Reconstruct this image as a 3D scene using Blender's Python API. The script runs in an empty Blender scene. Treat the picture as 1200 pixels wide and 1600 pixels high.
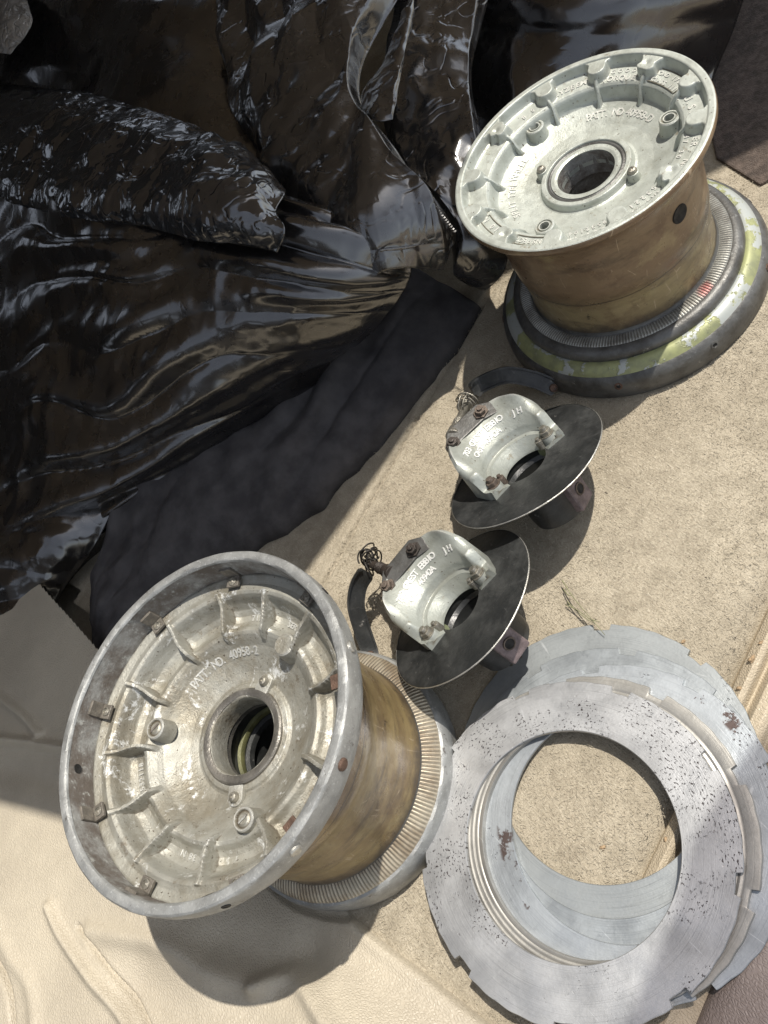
import bpy, bmesh, math, random
import numpy as np
from mathutils import Vector, Matrix, noise as mn
random.seed(7); rng = np.random.default_rng(7)
PI = math.pi; R = math.radians
SC = bpy.context.scene; COL = SC.collection

# ------------------------------------------------------------------ camera
CAMROT = np.array([[0.6790276, 0.7341127, 0.0],
                   [-0.5570913, 0.5152892, -0.6512497],
                   [-0.4780907, 0.4422166, 0.7588635]])
CAMH = 0.75
cam = bpy.data.cameras.new('camera'); camo = bpy.data.objects.new('camera', cam); COL.objects.link(camo)
cam.sensor_fit = 'VERTICAL'; cam.sensor_height = 36.0; cam.lens = 36.0 * 1280 / 1600
cam.clip_start = 0.02; cam.clip_end = 100
mw = Matrix(CAMROT.tolist()).to_4x4(); mw.translation = Vector((0, 0, CAMH)); camo.matrix_world = mw
SC.camera = camo

# ------------------------------------------------------------------ light
SUNV = Vector((0.494, -0.054, 1.0)).normalized()          # towards the sun
w = bpy.data.worlds.new('World'); SC.world = w; w.use_nodes = True
nt = w.node_tree; nt.nodes.clear()
sky = nt.nodes.new('ShaderNodeTexSky'); sky.sky_type = 'NISHITA'; sky.sun_disc = False
sky.sun_elevation = math.asin(SUNV.z); sky.sun_rotation = math.atan2(SUNV.x, SUNV.y)
bg = nt.nodes.new('ShaderNodeBackground'); bg.inputs[1].default_value = 0.15
wo = nt.nodes.new('ShaderNodeOutputWorld')
hs = nt.nodes.new('ShaderNodeHueSaturation'); hs.inputs['Saturation'].default_value = .38
nt.links.new(sky.outputs[0], hs.inputs['Color']); nt.links.new(hs.outputs[0], bg.inputs[0]); nt.links.new(bg.outputs[0], wo.inputs[0])
sd = bpy.data.lights.new('sun', 'SUN'); sd.energy = 4.6; sd.angle = R(0.6); sd.color = (1.0, 0.94, 0.85)
so = bpy.data.objects.new('sun', sd); COL.objects.link(so)
so.rotation_euler = SUNV.to_track_quat('Z', 'Y').to_euler(); so.location = (2, -0.2, 4)
SC.view_settings.view_transform = 'Standard'; SC.view_settings.look = 'None'
SC.view_settings.exposure = 0.3; SC.view_settings.gamma = 1.0; SC.view_settings.use_curve_mapping = False

# ------------------------------------------------------------------ helpers
def at(u, v, z=0.0):
    """world point at height z that the photo shows at pixel (u,v)"""
    d = CAMROT @ np.array([(u - 600) / 1280.0, -(v - 800) / 1280.0, -1.0])
    t = (z - CAMH) / d[2]
    return np.array([d[0] * t, d[1] * t, z])

def link(name, me, m=None, parent=None, smooth=True):
    o = bpy.data.objects.new(name, me); COL.objects.link(o)
    if m:
        for mm in (m if isinstance(m, (list, tuple)) else [m]): me.materials.append(mm)
    if smooth and len(me.polygons): me.polygons.foreach_set('use_smooth', [True] * len(me.polygons))
    if parent: o.parent = parent
    return o
def mesh(name, V, F, m=None, parent=None, smooth=True):
    me = bpy.data.meshes.new(name)
    me.from_pydata([tuple(map(float, v)) for v in V], [], [tuple(map(int, f)) for f in F]); me.update()
    return link(name, me, m, parent, smooth)
def frombm(name, bm, m=None, parent=None, smooth=False, angle=None):
    me = bpy.data.meshes.new(name); bm.normal_update(); bm.to_mesh(me); bm.free()
    o = link(name, me, m, parent, smooth)
    if angle:
        me.set_sharp_from_angle(angle=R(angle))
    return o
def tag(o, label=None, cat=None, group=None, kind=None):
    if label: o['label'] = label
    if cat: o['category'] = cat
    if group: o['group'] = group
    if kind: o['kind'] = kind
    return o
def empty(name, loc=(0, 0, 0), rz=0.0):
    o = bpy.data.objects.new(name, None); COL.objects.link(o); o.empty_display_size = 0.02
    o.location = loc; o.rotation_euler = (0, 0, rz); return o
def ss(a, b, x):
    t = np.clip((x - a) / (b - a), 0, 1); return t * t * (3 - 2 * t)
def lathe(name, prof, seg, m, parent, close=False, mod=None, angle=35):
    th = np.arange(seg) * 2 * PI / seg; V = []
    for i, (r, z) in enumerate(prof):
        dr, dz = (mod(i, r, z, th) if mod else (0 * th, 0 * th))
        V.append(np.stack([(r + dr) * np.cos(th), (r + dr) * np.sin(th), z + dz + 0 * th], 1))
    n = len(prof); V = np.concatenate(V); F = []
    for i in range(n if close else n - 1):
        a, b = i * seg, ((i + 1) % n) * seg
        for j in range(seg):
            k = (j + 1) % seg; F.append((a + j, a + k, b + k, b + j))
    o = mesh(name, V, F, m, parent)
    o.data.set_sharp_from_angle(angle=R(angle)); return o
def polar(name, rs, seg, hf, m, parent):
    th = np.arange(seg) * 2 * PI / seg; RR, TT = np.meshgrid(rs, th, indexing='ij')
    H = hf(RR, TT); V = np.stack([RR * np.cos(TT), RR * np.sin(TT), H], -1).reshape(-1, 3)
    n = len(rs); i, j = np.meshgrid(np.arange(n - 1), np.arange(seg), indexing='ij'); k = (j + 1) % seg
    F = np.stack([i * seg + j, (i + 1) * seg + j, (i + 1) * seg + k, i * seg + k], -1).reshape(-1, 4)
    o = mesh(name, V, F, m, parent); o.data.set_sharp_from_angle(angle=R(60)); return o
def cyl(bm, a, b, r1, r2=None, seg=20, cap=True):
    a = Vector(a); b = Vector(b); r2 = r1 if r2 is None else r2
    q = (b - a).to_track_quat('Z', 'Y'); A = []; B = []
    for i in range(seg):
        t = 2 * PI * i / seg; d = q @ Vector((math.cos(t), math.sin(t), 0))
        A.append(bm.verts.new(a + d * r1)); B.append(bm.verts.new(b + d * r2))
    for i in range(seg):
        j = (i + 1) % seg; bm.faces.new((A[i], A[j], B[j], B[i]))
    if cap: bm.faces.new(A[::-1]); bm.faces.new(B)
def prism(bm, pts, z0, z1, M=None):
    f = (lambda p: M @ Vector(p)) if M else Vector
    A = [bm.verts.new(f((x, y, z0))) for x, y in pts]; B = [bm.verts.new(f((x, y, z1))) for x, y in pts]
    n = len(pts); bm.faces.new(A[::-1]); bm.faces.new(B)
    for i in range(n):
        j = (i + 1) % n; bm.faces.new((A[i], A[j], B[j], B[i]))
def boxb(bm, c, s, M=None):
    x, y, z = s[0] / 2, s[1] / 2, s[2] / 2
    T = (M or Matrix.Identity(4)) @ Matrix.Translation(c)
    prism(bm, [(-x, -y), (x, -y), (x, y), (-x, y)], -z, z, T)
def bev(bm, w, seg=2, ang=30):
    bm.normal_update()
    es = [e for e in bm.edges if len(e.link_faces) == 2 and e.calc_face_angle(0) > R(ang)]
    bmesh.ops.bevel(bm, geom=es, offset=w, segments=seg, profile=0.6, affect='EDGES', clamp_overlap=True)
def tube(bm, pts, r, seg=8, closed=False):
    pts = [Vector(p) for p in pts]; n = len(pts); rings = []
    up = Vector((0.3, 0.2, 1)).normalized()
    for i in range(n):
        d = (pts[min(i + 1, n - 1)] - pts[max(i - 1, 0)]).normalized()
        s = d.cross(up)
        if s.length < 1e-3: s = d.cross(Vector((1, 0, 0)))
        s.normalize(); t = s.cross(d).normalized(); up = t
        rr = r[i] if isinstance(r, (list, tuple)) else r
        rings.append([bm.verts.new(pts[i] + (s * math.cos(2 * PI * k / seg) + t * math.sin(2 * PI * k / seg)) * rr) for k in range(seg)])
    for i in range(n - 1):
        for k in range(seg):
            l = (k + 1) % seg; bm.faces.new((rings[i][k], rings[i][l], rings[i + 1][l], rings[i + 1][k]))
    bm.faces.new(rings[0][::-1]); bm.faces.new(rings[-1])
def crom(P, k):
    """Catmull-Rom resample along axis 0"""
    P = np.asarray(P, float); n = len(P); E = np.concatenate([[2 * P[0] - P[1]], P, [2 * P[-1] - P[-2]]]); out = []
    for i in range(n - 1):
        a, b, c, d = E[i:i + 4]
        for j in range(k):
            t = j / k
            out.append(0.5 * (2 * b + (c - a) * t + (2 * a - 5 * b + 4 * c - d) * t * t + (3 * b - 3 * c + d - a) * t ** 3))
    out.append(P[-1]); return np.array(out)
FONTC = {}
def glyph(ch, size, ext):
    k = (ch, size, ext)
    if k not in FONTC:
        cu = bpy.data.curves.new('glyph', 'FONT'); cu.body = ch; cu.size = size; cu.extrude = ext; cu.align_x = 'CENTER'
        cu.offset = size * 0.02; cu.resolution_u = 3
        o = bpy.data.objects.new('glyph', cu); COL.objects.link(o); bpy.context.view_layer.update()
        me = bpy.data.meshes.new_from_object(o.evaluated_get(bpy.context.evaluated_depsgraph_get()))
        COL.objects.unlink(o); bpy.data.objects.remove(o)
        FONTC[k] = ([v.co.copy() for v in me.vertices], [tuple(p.vertices) for p in me.polygons]); bpy.data.meshes.remove(me)
    return FONTC[k]
def arc_text(name, items, m, parent, surf, off=0.0):
    """items: (text, radius, start_deg, end_deg, size); tops outward, read clockwise; every line of text is its own raised piece"""
    for s, r, a0, a1, size in items:
        V = []; F = []; n = len(s)
        for i, ch in enumerate(s):
            if ch == ' ': continue
            a = R(a0 + (a1 - a0) * (i / max(1, n - 1)))
            vs, fs = glyph(ch, size, 0.0007); b = len(V)
            M = Matrix.Rotation(a - PI / 2, 4, 'Z') @ Matrix.Translation((0, r - size * .35, 0))
            for v in vs:
                q = M @ v; q.z += surf(math.hypot(q.x, q.y)) + .0002; V.append(q)
            F += [tuple(b + q for q in f) for f in fs]
        mesh(name, V, F, m, parent, smooth=False)

# ------------------------------------------------------------------ materials
class NB:
    def __init__(s, name):
        s.m = bpy.data.materials.new(name); s.m.use_nodes = True; s.t = s.m.node_tree
        s.b = s.t.nodes['Principled BSDF']; s.tc = s.t.nodes.new('ShaderNodeTexCoord'); s.co = s.tc.outputs['Object']; s.h = None
    def n(s, ty, **k):
        nd = s.t.nodes.new(ty)
        for a, v in k.items(): setattr(nd, a, v)
        return nd
    def L(s, a, b): s.t.links.new(a, b)
    def setv(s, sock, v):
        if isinstance(v, (int, float)): sock.default_value = v
        elif isinstance(v, tuple): sock.default_value = (*v, 1) if len(v) == 3 and sock.type == 'RGBA' else v
        else: s.L(v, sock)
    def scale(s, sx, sy, sz, co=None, rot=(0, 0, 0)):
        mp = s.n('ShaderNodeMapping'); s.L(co or s.co, mp.inputs[0]); mp.inputs['Scale'].default_value = (sx, sy, sz)
        mp.inputs['Rotation'].default_value = rot; return mp.outputs[0]
    def noise(s, sc, det=4, rough=.6, co=None, dist=0):
        nd = s.n('ShaderNodeTexNoise'); s.L(co or s.co, nd.inputs['Vector']); nd.inputs['Scale'].default_value = sc
        nd.inputs['Detail'].default_value = det; nd.inputs['Roughness'].default_value = rough; nd.inputs['Distortion'].default_value = dist
        return nd.outputs['Fac']
    def voro(s, sc, feature='F1', co=None, out='Distance', rnd=1):
        nd = s.n('ShaderNodeTexVoronoi', feature=feature); s.L(co or s.co, nd.inputs['Vector']); nd.inputs['Scale'].default_value = sc
        nd.inputs['Randomness'].default_value = rnd; return nd.outputs[out]
    def rng(s, x, a, b, c=0., d=1., smooth=True):
        nd = s.n('ShaderNodeMapRange'); nd.interpolation_type = 'SMOOTHSTEP' if smooth else 'LINEAR'
        s.L(x, nd.inputs[0])
        for i, v in enumerate((a, b, c, d)): nd.inputs[1 + i].default_value = v
        return nd.outputs[0]
    def math(s, op, a, b=0.):
        nd = s.n('ShaderNodeMath', operation=op); s.setv(nd.inputs[0], a); s.setv(nd.inputs[1], b); return nd.outputs[0]
    def mix(s, f, a, b):
        nd = s.n('ShaderNodeMix', data_type='RGBA'); s.setv(nd.inputs[0], f); s.setv(nd.inputs[6], a); s.setv(nd.inputs[7], b); return nd.outputs[2]
    def radial(s):
        sp = s.n('ShaderNodeSeparateXYZ'); s.L(s.co, sp.inputs[0])
        r = s.math('SQRT', s.math('ADD', s.math('MULTIPLY', sp.outputs[0], sp.outputs[0]), s.math('MULTIPLY', sp.outputs[1], sp.outputs[1])))
        return r, sp.outputs[2], s.math('ARCTAN2', sp.outputs[1], sp.outputs[0])
    def comb(s, x, y, z):
        c = s.n('ShaderNodeCombineXYZ')
        for i, v in enumerate((x, y, z)): s.setv(c.inputs[i], v)
        return c.outputs[0]
    def bump(s, x, dist, strength=1.0):
        nd = s.n('ShaderNodeBump'); nd.inputs['Strength'].default_value = strength; nd.inputs['Distance'].default_value = dist
        s.L(x, nd.inputs['Height'])
        if s.h: s.L(s.h, nd.inputs['Normal'])
        s.h = nd.outputs[0]
    def lines(s, sc, st, rot, w=.012, seed=0., mlo=.5):
        co = s.scale(*st, rot=rot); nz_ = s.n('ShaderNodeTexNoise'); s.L(co, nz_.inputs['Vector']); nz_.inputs['Scale'].default_value = sc * .6
        mx = s.n('ShaderNodeVectorMath', operation='MULTIPLY_ADD'); s.L(nz_.outputs['Color'], mx.inputs[0]); mx.inputs[1].default_value = (.6 / sc,) * 3; s.L(co, mx.inputs[2])
        v = s.voro(sc, 'DISTANCE_TO_EDGE', mx.outputs[0]); m_ = s.noise(sc * .9 + seed, 3, .6)
        return s.math('MULTIPLY', s.rng(v, w, w * .3), s.rng(m_, mlo, mlo + .12))
    def done(s, col, rough=.5, metal=0., coat=0., spec=None):
        s.setv(s.b.inputs['Base Color'], col); s.setv(s.b.inputs['Roughness'], rough); s.setv(s.b.inputs['Metallic'], metal)
        if coat: s.b.inputs['Coat Weight'].default_value = coat; s.b.inputs['Coat Roughness'].default_value = .15
        if spec is not None: s.b.inputs['Specular IOR Level'].default_value = spec
        if s.h: s.L(s.h, s.b.inputs['Normal'])
        return s.m

def m_simple(name, c, rough=.5, metal=0., var=.25, sc=60, bump=.0003, coat=0.):
    b = NB(name); f = b.rng(b.noise(sc), .3, .7)
    c2 = tuple(x * (1 - var) for x in c)
    b.bump(b.noise(sc * 6, 3), bump)
    return b.done(b.mix(f, c, c2), b.rng(b.noise(sc * 2), .3, .7, rough * .8, min(1, rough * 1.2)), metal, coat)

def m_carpet():
    b = NB('carpet')
    big = b.rng(b.noise(5, 5, .6), .35, .7); mid = b.rng(b.noise(38, 5, .7), .38, .66); fine = b.noise(650, 3, .7)
    c = b.mix(b.math('MULTIPLY', big, .85), (.50, .445, .345), (.37, .32, .24))
    c = b.mix(b.math('MULTIPLY', mid, .5), c, (.27, .235, .175))
    c = b.mix(b.rng(fine, .35, .65, .35, 0), c, (.2, .165, .12))
    fib = b.noise(1, 2, .5, b.scale(900, 160, 500, rot=(0, 0, .7))); fib2 = b.noise(1, 2, .5, b.scale(170, 900, 500, rot=(0, 0, .2)))
    c = b.mix(b.rng(fib, .60, .72, 0, .45), c, (.66, .60, .48)); c = b.mix(b.rng(fib2, .62, .74, 0, .45), c, (.24, .19, .14))
    # dark mould specks
    sp = b.rng(b.noise(230, 2, .5), .70, .74); mask = b.rng(b.noise(8), .48, .60)
    c = b.mix(b.math('MULTIPLY', sp, mask), c, (.06, .05, .04))
    b.bump(b.noise(120, 4, .7), .0022); b.bump(fine, .0016); b.bump(fib, .0008)
    return b.done(c, .95, spec=.15)
def m_vinyl(name, c, c2):
    b = NB(name); f = b.rng(b.noise(9, 4), .35, .7); col = b.mix(f, c, c2)
    v = b.voro(420, 'DISTANCE_TO_EDGE', b.scale(1, .55, 1, rot=(0, 0, .4)))
    b.bump(b.noise(30, 3), .0005); b.bump(b.rng(v, 0, .25), .00035)
    st = b.rng(b.noise(55, 5, .7), .6, .75, 0, .25); col = b.mix(st, col, tuple(x * .6 for x in c2))
    return b.done(col, b.rng(b.noise(80), .3, .7, .42, .6), spec=.4)
def m_silver(off=(0, 0, 0), k=1.0):
    b = NB('silver_wheel_paint'); mo = b.n('ShaderNodeMapping'); b.L(b.co, mo.inputs[0]); mo.inputs['Location'].default_value = off; b.co = mo.outputs[0]
    c = b.mix(b.rng(b.noise(28, 6, .65), .4, .7), tuple(x * k for x in (.44, .465, .425)), tuple(x * k for x in (.33, .345, .305)))
    c = b.mix(b.rng(b.noise(90, 5, .7), .60, .72), c, (.24, .215, .16))
    sp = b.rng(b.noise(330, 2, .5), .70, .74); c = b.mix(sp, c, (.09, .07, .05))
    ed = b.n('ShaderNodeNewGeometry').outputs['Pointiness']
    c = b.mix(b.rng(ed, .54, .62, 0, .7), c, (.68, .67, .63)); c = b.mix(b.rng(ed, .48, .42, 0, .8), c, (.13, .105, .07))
    b.bump(b.noise(700, 3), .00025); b.bump(b.noise(160, 3), .0004)
    return b.done(c, b.rng(b.noise(120), .3, .7, .36, .55), .35)
def m_cast(name='weathered_aluminium', white=.57):
    b = NB(name); r, z, a = b.radial()
    c = b.mix(b.rng(b.noise(22, 6, .65), .35, .68), (.35, .345, .305), (.215, .195, .15))
    c = b.mix(b.rng(b.noise(45, 7, .75, dist=.4), white, white + .1), c, (.70, .71, .69))
    c = b.mix(b.rng(b.noise(70, 6, .75), .58, .68, 0, .7), c, (.16, .13, .09))
    c = b.mix(b.rng(b.noise(420, 2, .5), .68, .73), c, (.07, .055, .04))
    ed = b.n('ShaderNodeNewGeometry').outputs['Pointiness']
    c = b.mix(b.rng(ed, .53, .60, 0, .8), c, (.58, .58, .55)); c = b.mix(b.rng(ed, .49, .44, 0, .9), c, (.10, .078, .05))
    rub = b.noise(1, 4, .6, b.comb(b.math('MULTIPLY', r, 600), b.math('MULTIPLY', a, 3), 0))
    b.bump(b.noise(500, 4, .7), .0005); b.bump(b.noise(90, 4), .0010); b.bump(rub, .00015)
    return b.done(c, b.rng(b.noise(60, 5), .3, .7, .38, .62), .45)
def m_grey_lip():
    b = NB('oxidised_rim'); 
    c = b.mix(b.rng(b.noise(40, 6, .7), .35, .68), (.34, .345, .335), (.21, .212, .205))
    c = b.mix(b.rng(b.noise(320, 6, .8), .52, .72, 0, .8), c, (.62, .63, .62)); c = b.mix(b.rng(b.noise(100, 6, .7), .6, .7), c, (.12, .11, .10))
    b.bump(b.noise(600, 4, .7), .0004); b.bump(b.noise(60, 4), .0008)
    return b.done(c, .5, .45)
def m_dark_wall():
    b = NB('rusty_dark_wall')
    c = b.mix(b.rng(b.noise(30, 7, .75), .38, .66), (.125, .105, .088), (.30, .30, .285))
    c = b.mix(b.rng(b.noise(120, 5, .7), .58, .68), c, (.36, .36, .33))
    b.bump(b.noise(300, 5, .7), .0009); return b.done(c, .7, .1)
def m_barrel(name, z_a, z_b, c1, c2):
    b = NB(name); r, z, a = b.radial()
    co = b.comb(b.math('MULTIPLY', a, .5), b.math('MULTIPLY', z, 14), 0)
    c = b.mix(b.rng(b.noise(2.2, 6, .65, co), .35, .68), c1, c2)
    c = b.mix(b.rng(z, z_a, z_b, 0, .7), c, (.155, .095, .06))
    c = b.mix(b.rng(b.noise(24, 6, .7), .52, .70, 0, .6), c, (.09, .052, .03))
    c = b.mix(b.rng(b.noise(14, 5, .6), .56, .68, 0, .6), c, (.33, .27, .145))
    # scratches
    c = b.mix(b.rng(b.noise(1, 6, .75, b.scale(16, 16, 60)), .50, .68, 0, .6), c, (.06, .042, .028))
    c = b.mix(b.math('MULTIPLY', b.lines(46, (1, 1, .35), (.3, .2, 0), .018, 0, .55), .7), c, (.45, .36, .25))
    c = b.mix(b.math('MULTIPLY', b.lines(70, (1, 1, .5), (.9, .5, 0), .02, 9, .56), .5), c, (.38, .30, .2))
    c = b.mix(b.rng(b.noise(55, 6, .75), .63, .70), c, (.03, .022, .016))
    zn = b.math('ADD', z, b.math('MULTIPLY', b.noise(20, 3), .004)); mid = (z_a + z_b) / 2 + .0008
    c = b.mix(b.rng(b.math('ABSOLUTE', b.math('SUBTRACT', zn, mid)), .0012, .0003, 0, .7), c, (.035, .025, .018))
    c = b.mix(b.rng(b.math('ADD', z, b.math('MULTIPLY', b.noise(60, 6, .7), .03)), .085, .066, 0, .85), c, (.045, .035, .028))
    b.bump(b.noise(200, 4), .0004); b.bump(b.noise(26, 3), .0006)
    return b.done(c, b.rng(b.noise(40, 5), .3, .7, .24, .5), .1, coat=.2)
def m_disc(name, tint, pit=.5, rust=0., seed=0.):
    b = NB(name); r, z, a = b.radial()
    c1 = tuple(tint); c2 = tuple(x * .68 for x in tint)
    c = b.mix(b.rng(b.noise(14 + seed, 5, .6), .35, .68), c1, c2)
    c = b.mix(b.rng(b.noise(1, 5, .6, b.scale(9, 260, 1, rot=(0, 0, .5 + seed * 1.3))), .55, .8, 0, .12), c, (.60, .62, .63))
    ring = b.noise(1, 5, .7, b.comb(b.math('MULTIPLY', r, 1400), b.math('MULTIPLY', a, 1.2), seed))
    c = b.mix(b.rng(ring, .52, .68, 0, .5), c, tuple(x * .42 for x in tint))
    if pit:
        pco = b.comb(b.math('MULTIPLY', b.math('ADD', r, b.math('MULTIPLY', a, .006)), 560), b.math('MULTIPLY', a, 36), seed * 9)
        p = b.rng(b.noise(1, 3, .6, pco), .59, .62); msk = b.rng(b.noise(8.5 + seed, 4, .7), .67 - pit * .14, .70 - pit * .11)
        pm = b.math('MULTIPLY', p, msk); c = b.mix(pm, c, (.055, .045, .045)); b.bump(b.math('SUBTRACT', 1., pm), .0004)
    if rust:
        rn = b.rng(b.noise(11, 6, .7, b.scale(1, 1, 1)), .70 - rust, .73 - rust); rr_ = b.math('MULTIPLY', rn, b.rng(r, .108, .104))
        rn2 = b.rng(b.noise(13, 7, .75), .60, .62); rr2 = b.math('MULTIPLY', rn2, b.rng(r, .122, .125))
        c = b.mix(b.math('MAXIMUM', rr_, rr2), c, (.075, .055, .05))
    c = b.mix(b.rng(b.noise(60 + seed, 6, .75), .56, .72, 0, .45), c, tuple(x * .45 for x in tint))
    c = b.mix(b.math('MULTIPLY', b.lines(30, (1, .25, 1), (0, 0, .9 + seed * 2.1), .010, seed, .57), .35), c, (.62, .64, .65))
    b.bump(ring, .00012); b.bump(b.noise(400, 3), .0001)
    return b.done(c, b.rng(b.noise(30, 5), .3, .7, .36, .55), .6)
def m_bag(name, rough=.2, c=(.010, .009, .0088), amp=1.0, sc=22):
    b = NB(name)
    def ridge_(x, w_): return b.rng(b.math('ABSOLUTE', b.math('SUBTRACT', x, .5)), 0, w_)
    b.bump(ridge_(b.noise(sc, 2, .4, dist=.5), .07), .0016 * amp); b.bump(ridge_(b.noise(sc * 2.3 + 1, 2, .4, dist=.8), .06), .0009 * amp)
    b.bump(b.noise(sc * .8, 2), .004 * amp); b.bump(b.noise(160, 3), .00025 * amp)
    dust = b.rng(b.noise(9, 5, .7), .5, .75, 0, .5)
    b.b.inputs['Coat Weight'].default_value = 1.0; b.b.inputs['Coat IOR'].default_value = 1.7; b.b.inputs['Coat Roughness'].default_value = rough * .8
    b.L(b.h, b.b.inputs['Coat Normal'])
    return b.done(b.mix(dust, c, tuple(x * 2.4 for x in c)), b.rng(b.noise(30, 4), .35, .7, rough, rough * 1.8), 0., spec=1.0)
def m_cloth():
    b = NB('navy_cloth'); wv = b.math('MULTIPLY', b.noise(1, 1, .5, b.scale(1400, 120, 1)), b.noise(1, 1, .5, b.scale(120, 1400, 1)))
    c = b.mix(b.rng(b.noise(30, 4), .3, .7), (.085, .080, .080), (.050, .047, .048))
    b.bump(wv, .0008); b.bump(b.noise(60, 4), .001); return b.done(c, .92, spec=.15)
def m_black_paint():
    b = NB('black_paint'); c = b.mix(b.rng(b.noise(30, 6, .7), .4, .7), (.016, .017, .017), (.042, .043, .042))
    for rt in (.4, 1.9):
        c = b.mix(b.math('MULTIPLY', b.lines(40, (1, .3, 1), (0, 0, rt), .010, rt * 9, .56), .4), c, (.15, .15, .145))
    c = b.mix(b.rng(b.noise(18, 5, .7), .5, .75, 0, .5), c, (.075, .077, .075))
    c = b.mix(b.rng(b.noise(130, 5, .7), .66, .72), c, (.16, .155, .145))
    b.bump(b.noise(300, 3), .0003); return b.done(c, b.rng(b.noise(25, 5), .3, .7, .3, .55), 0.)
def m_green():
    b = NB('chipped_green_primer'); f = b.noise(24, 7, .7)
    c = b.mix(b.rng(b.noise(60, 5), .35, .7), (.30, .315, .15), (.20, .21, .12))
    c = b.mix(b.rng(f, .50, .53), c, (.36, .38, .36)); c = b.mix(b.rng(b.noise(30, 7, .75), .62, .65), c, (.05, .05, .045))
    b.bump(b.rng(f, .48, .53), .0004); return b.done(c, .4, .2)
def m_iron():
    b = NB('dark_grey_metal'); c = b.mix(b.rng(b.noise(34, 6, .7), .35, .68), (.13, .13, .125), (.065, .062, .057))
    c = b.mix(b.rng(b.noise(110, 6, .75), .6, .7), c, (.25, .25, .24)); b.bump(b.noise(300, 4), .0005); return b.done(c, .45, .45)

def m_knurl(name, a, d, red=False):
    b = NB(name); c = b.mix(b.rng(b.noise(30, 6, .7), .35, .68), a, d)
    if red:
        sp = b.n('ShaderNodeVectorMath', operation='DISTANCE'); b.L(b.co, sp.inputs[0]); sp.inputs[1].default_value = red
        q = b.math('ADD', sp.outputs['Value'], b.math('MULTIPLY', b.noise(160, 4), .01))
        c = b.mix(b.rng(q, .0165, .0090, 0, .75), c, (.36, .12, .11))
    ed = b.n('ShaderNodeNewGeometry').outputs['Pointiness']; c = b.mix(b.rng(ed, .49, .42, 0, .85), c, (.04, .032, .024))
    b.bump(b.noise(400, 4), .0003); return b.done(c, .45, .4)

CARPET = m_carpet()
VINYL = m_vinyl('beige_vinyl', (.46, .41, .32), (.39, .345, .27))
SILL = m_vinyl('beige_sill', (.44, .375, .275), (.36, .30, .215))
SILVER = m_silver(); CAST = m_cast(); LIP = m_grey_lip(); DWALL = m_dark_wall()
BAR1 = m_barrel('brown_barrel', .090, .118, (.29, .235, .125), (.18, .135, .075))
BAR2 = m_barrel('golden_barrel', .14, .19, (.27, .20, .09), (.17, .115, .055))
BLACK = m_black_paint(); GREEN = m_green(); IRON = m_iron()
BAGM = m_bag('black_bag_plastic', .20, amp=.10, sc=9); BAGC = m_bag('crumpled_bag_plastic', .20, (.018, .0165, .0155), .5, 10)
BAGW = m_bag('blue_sheen_bag_plastic', .16, (.012, .013, .015), .5, 13)
CLOTH = m_cloth()
RUSTY = m_simple('rusty_steel', (.14, .085, .06), .6, .3, .5, 120, .0008)
STEEL = m_simple('dull_steel', (.36, .34, .29), .38, .7, .45, 150, .0005)
WIRE = m_simple('dark_wire', (.05, .045, .04), .5, .5, .4, 200, .0003)
LETT = m_simple('worn_letter_metal', (.72, .72, .69), .45, .1, .2, 90, .0003)
CLIPM = m_simple('grimy_clip_metal', (.26, .235, .20), .5, .5, .45, 110, .0006)
OLDB = m_simple('old_brown_steel', (.17, .135, .11), .5, .5, .5, 140, .0007)
IRONB = m_simple('worn_hub_steel', (.24, .225, .20), .42, .6, .5, 70, .0006)
DARKB = m_simple('brown_black_metal', (.06, .048, .04), .5, .3, .5, 80, .0008)
PINK = m_simple('worn_pinkish_paint', (.20, .155, .155), .5, .2, .45, 120, .0006)
HOLE_SHADE = m_simple('painted_hole_shade', (.012, .011, .010), .8)  # near-black colour that paints the shade inside holes
RIMS = m_simple('bare_bright_metal', (.5, .49, .45), .35, .7, .4, 200, .0004)

# ------------------------------------------------------------------ the place: carpet, sill, vinyl tray
L1a = np.array([.1736, .2431]); L1b = np.array([-.0771, .1694]); L1d = (L1a - L1b) / np.linalg.norm(L1a - L1b); L1n = np.array([L1d[1], -L1d[0]])
def grid(name, X, Y, Z, m, parent=None, keep=None):
    n, k = X.shape; V = np.stack([X, Y, Z], -1).reshape(-1, 3)
    i, j = np.meshgrid(np.arange(n - 1), np.arange(k - 1), indexing='ij')
    F = np.stack([i * k + j, (i + 1) * k + j, (i + 1) * k + j + 1, i * k + j + 1], -1).reshape(-1, 4)
    if keep is not None:
        F = F[keep[:-1, :-1].reshape(-1) & keep[1:, 1:].reshape(-1)]
    o = mesh(name, V, F, m, parent); return o
def nz(X, Y, s, seed=0.0, oct=3):
    out = np.empty(X.shape); f = out.reshape(-1); xs = X.reshape(-1) * s; ys = Y.reshape(-1) * s
    for i in range(len(f)): f[i] = mn.fractal(Vector((xs[i], ys[i], seed)), 1.0, 2.0, oct)
    return out
# carpet sheet: soft roll-off at the sill and a pressed fold line
xs = np.linspace(-.75, 1.5, 300); ys = np.linspace(-.15, 1.75, 260); X, Y = np.meshgrid(xs, ys, indexing='ij')
fa = at(740, 500)[:2]; fb = at(505, 912)[:2]; fd = (fb - fa) / np.linalg.norm(fb - fa); fn = np.array([fd[1], -fd[0]])
xs2 = np.sort(np.concatenate([np.linspace(-1.2, 2.2, 340)])); 
def carpetz(X, Y):
    dl = (X - L1b[0]) * L1n[0] + (Y - L1b[1]) * L1n[1]           # >0 beyond the sill line
    z = -.022 * ss(-.006, .002, dl)
    df = (X - fa[0]) * fn[0] + (Y - fa[1]) * fn[1]
    z = z - .0045 * np.exp(-(df / .0026) ** 2) + .0020 * np.exp(-((df - .008) / .006) ** 2)
    return z
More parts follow.
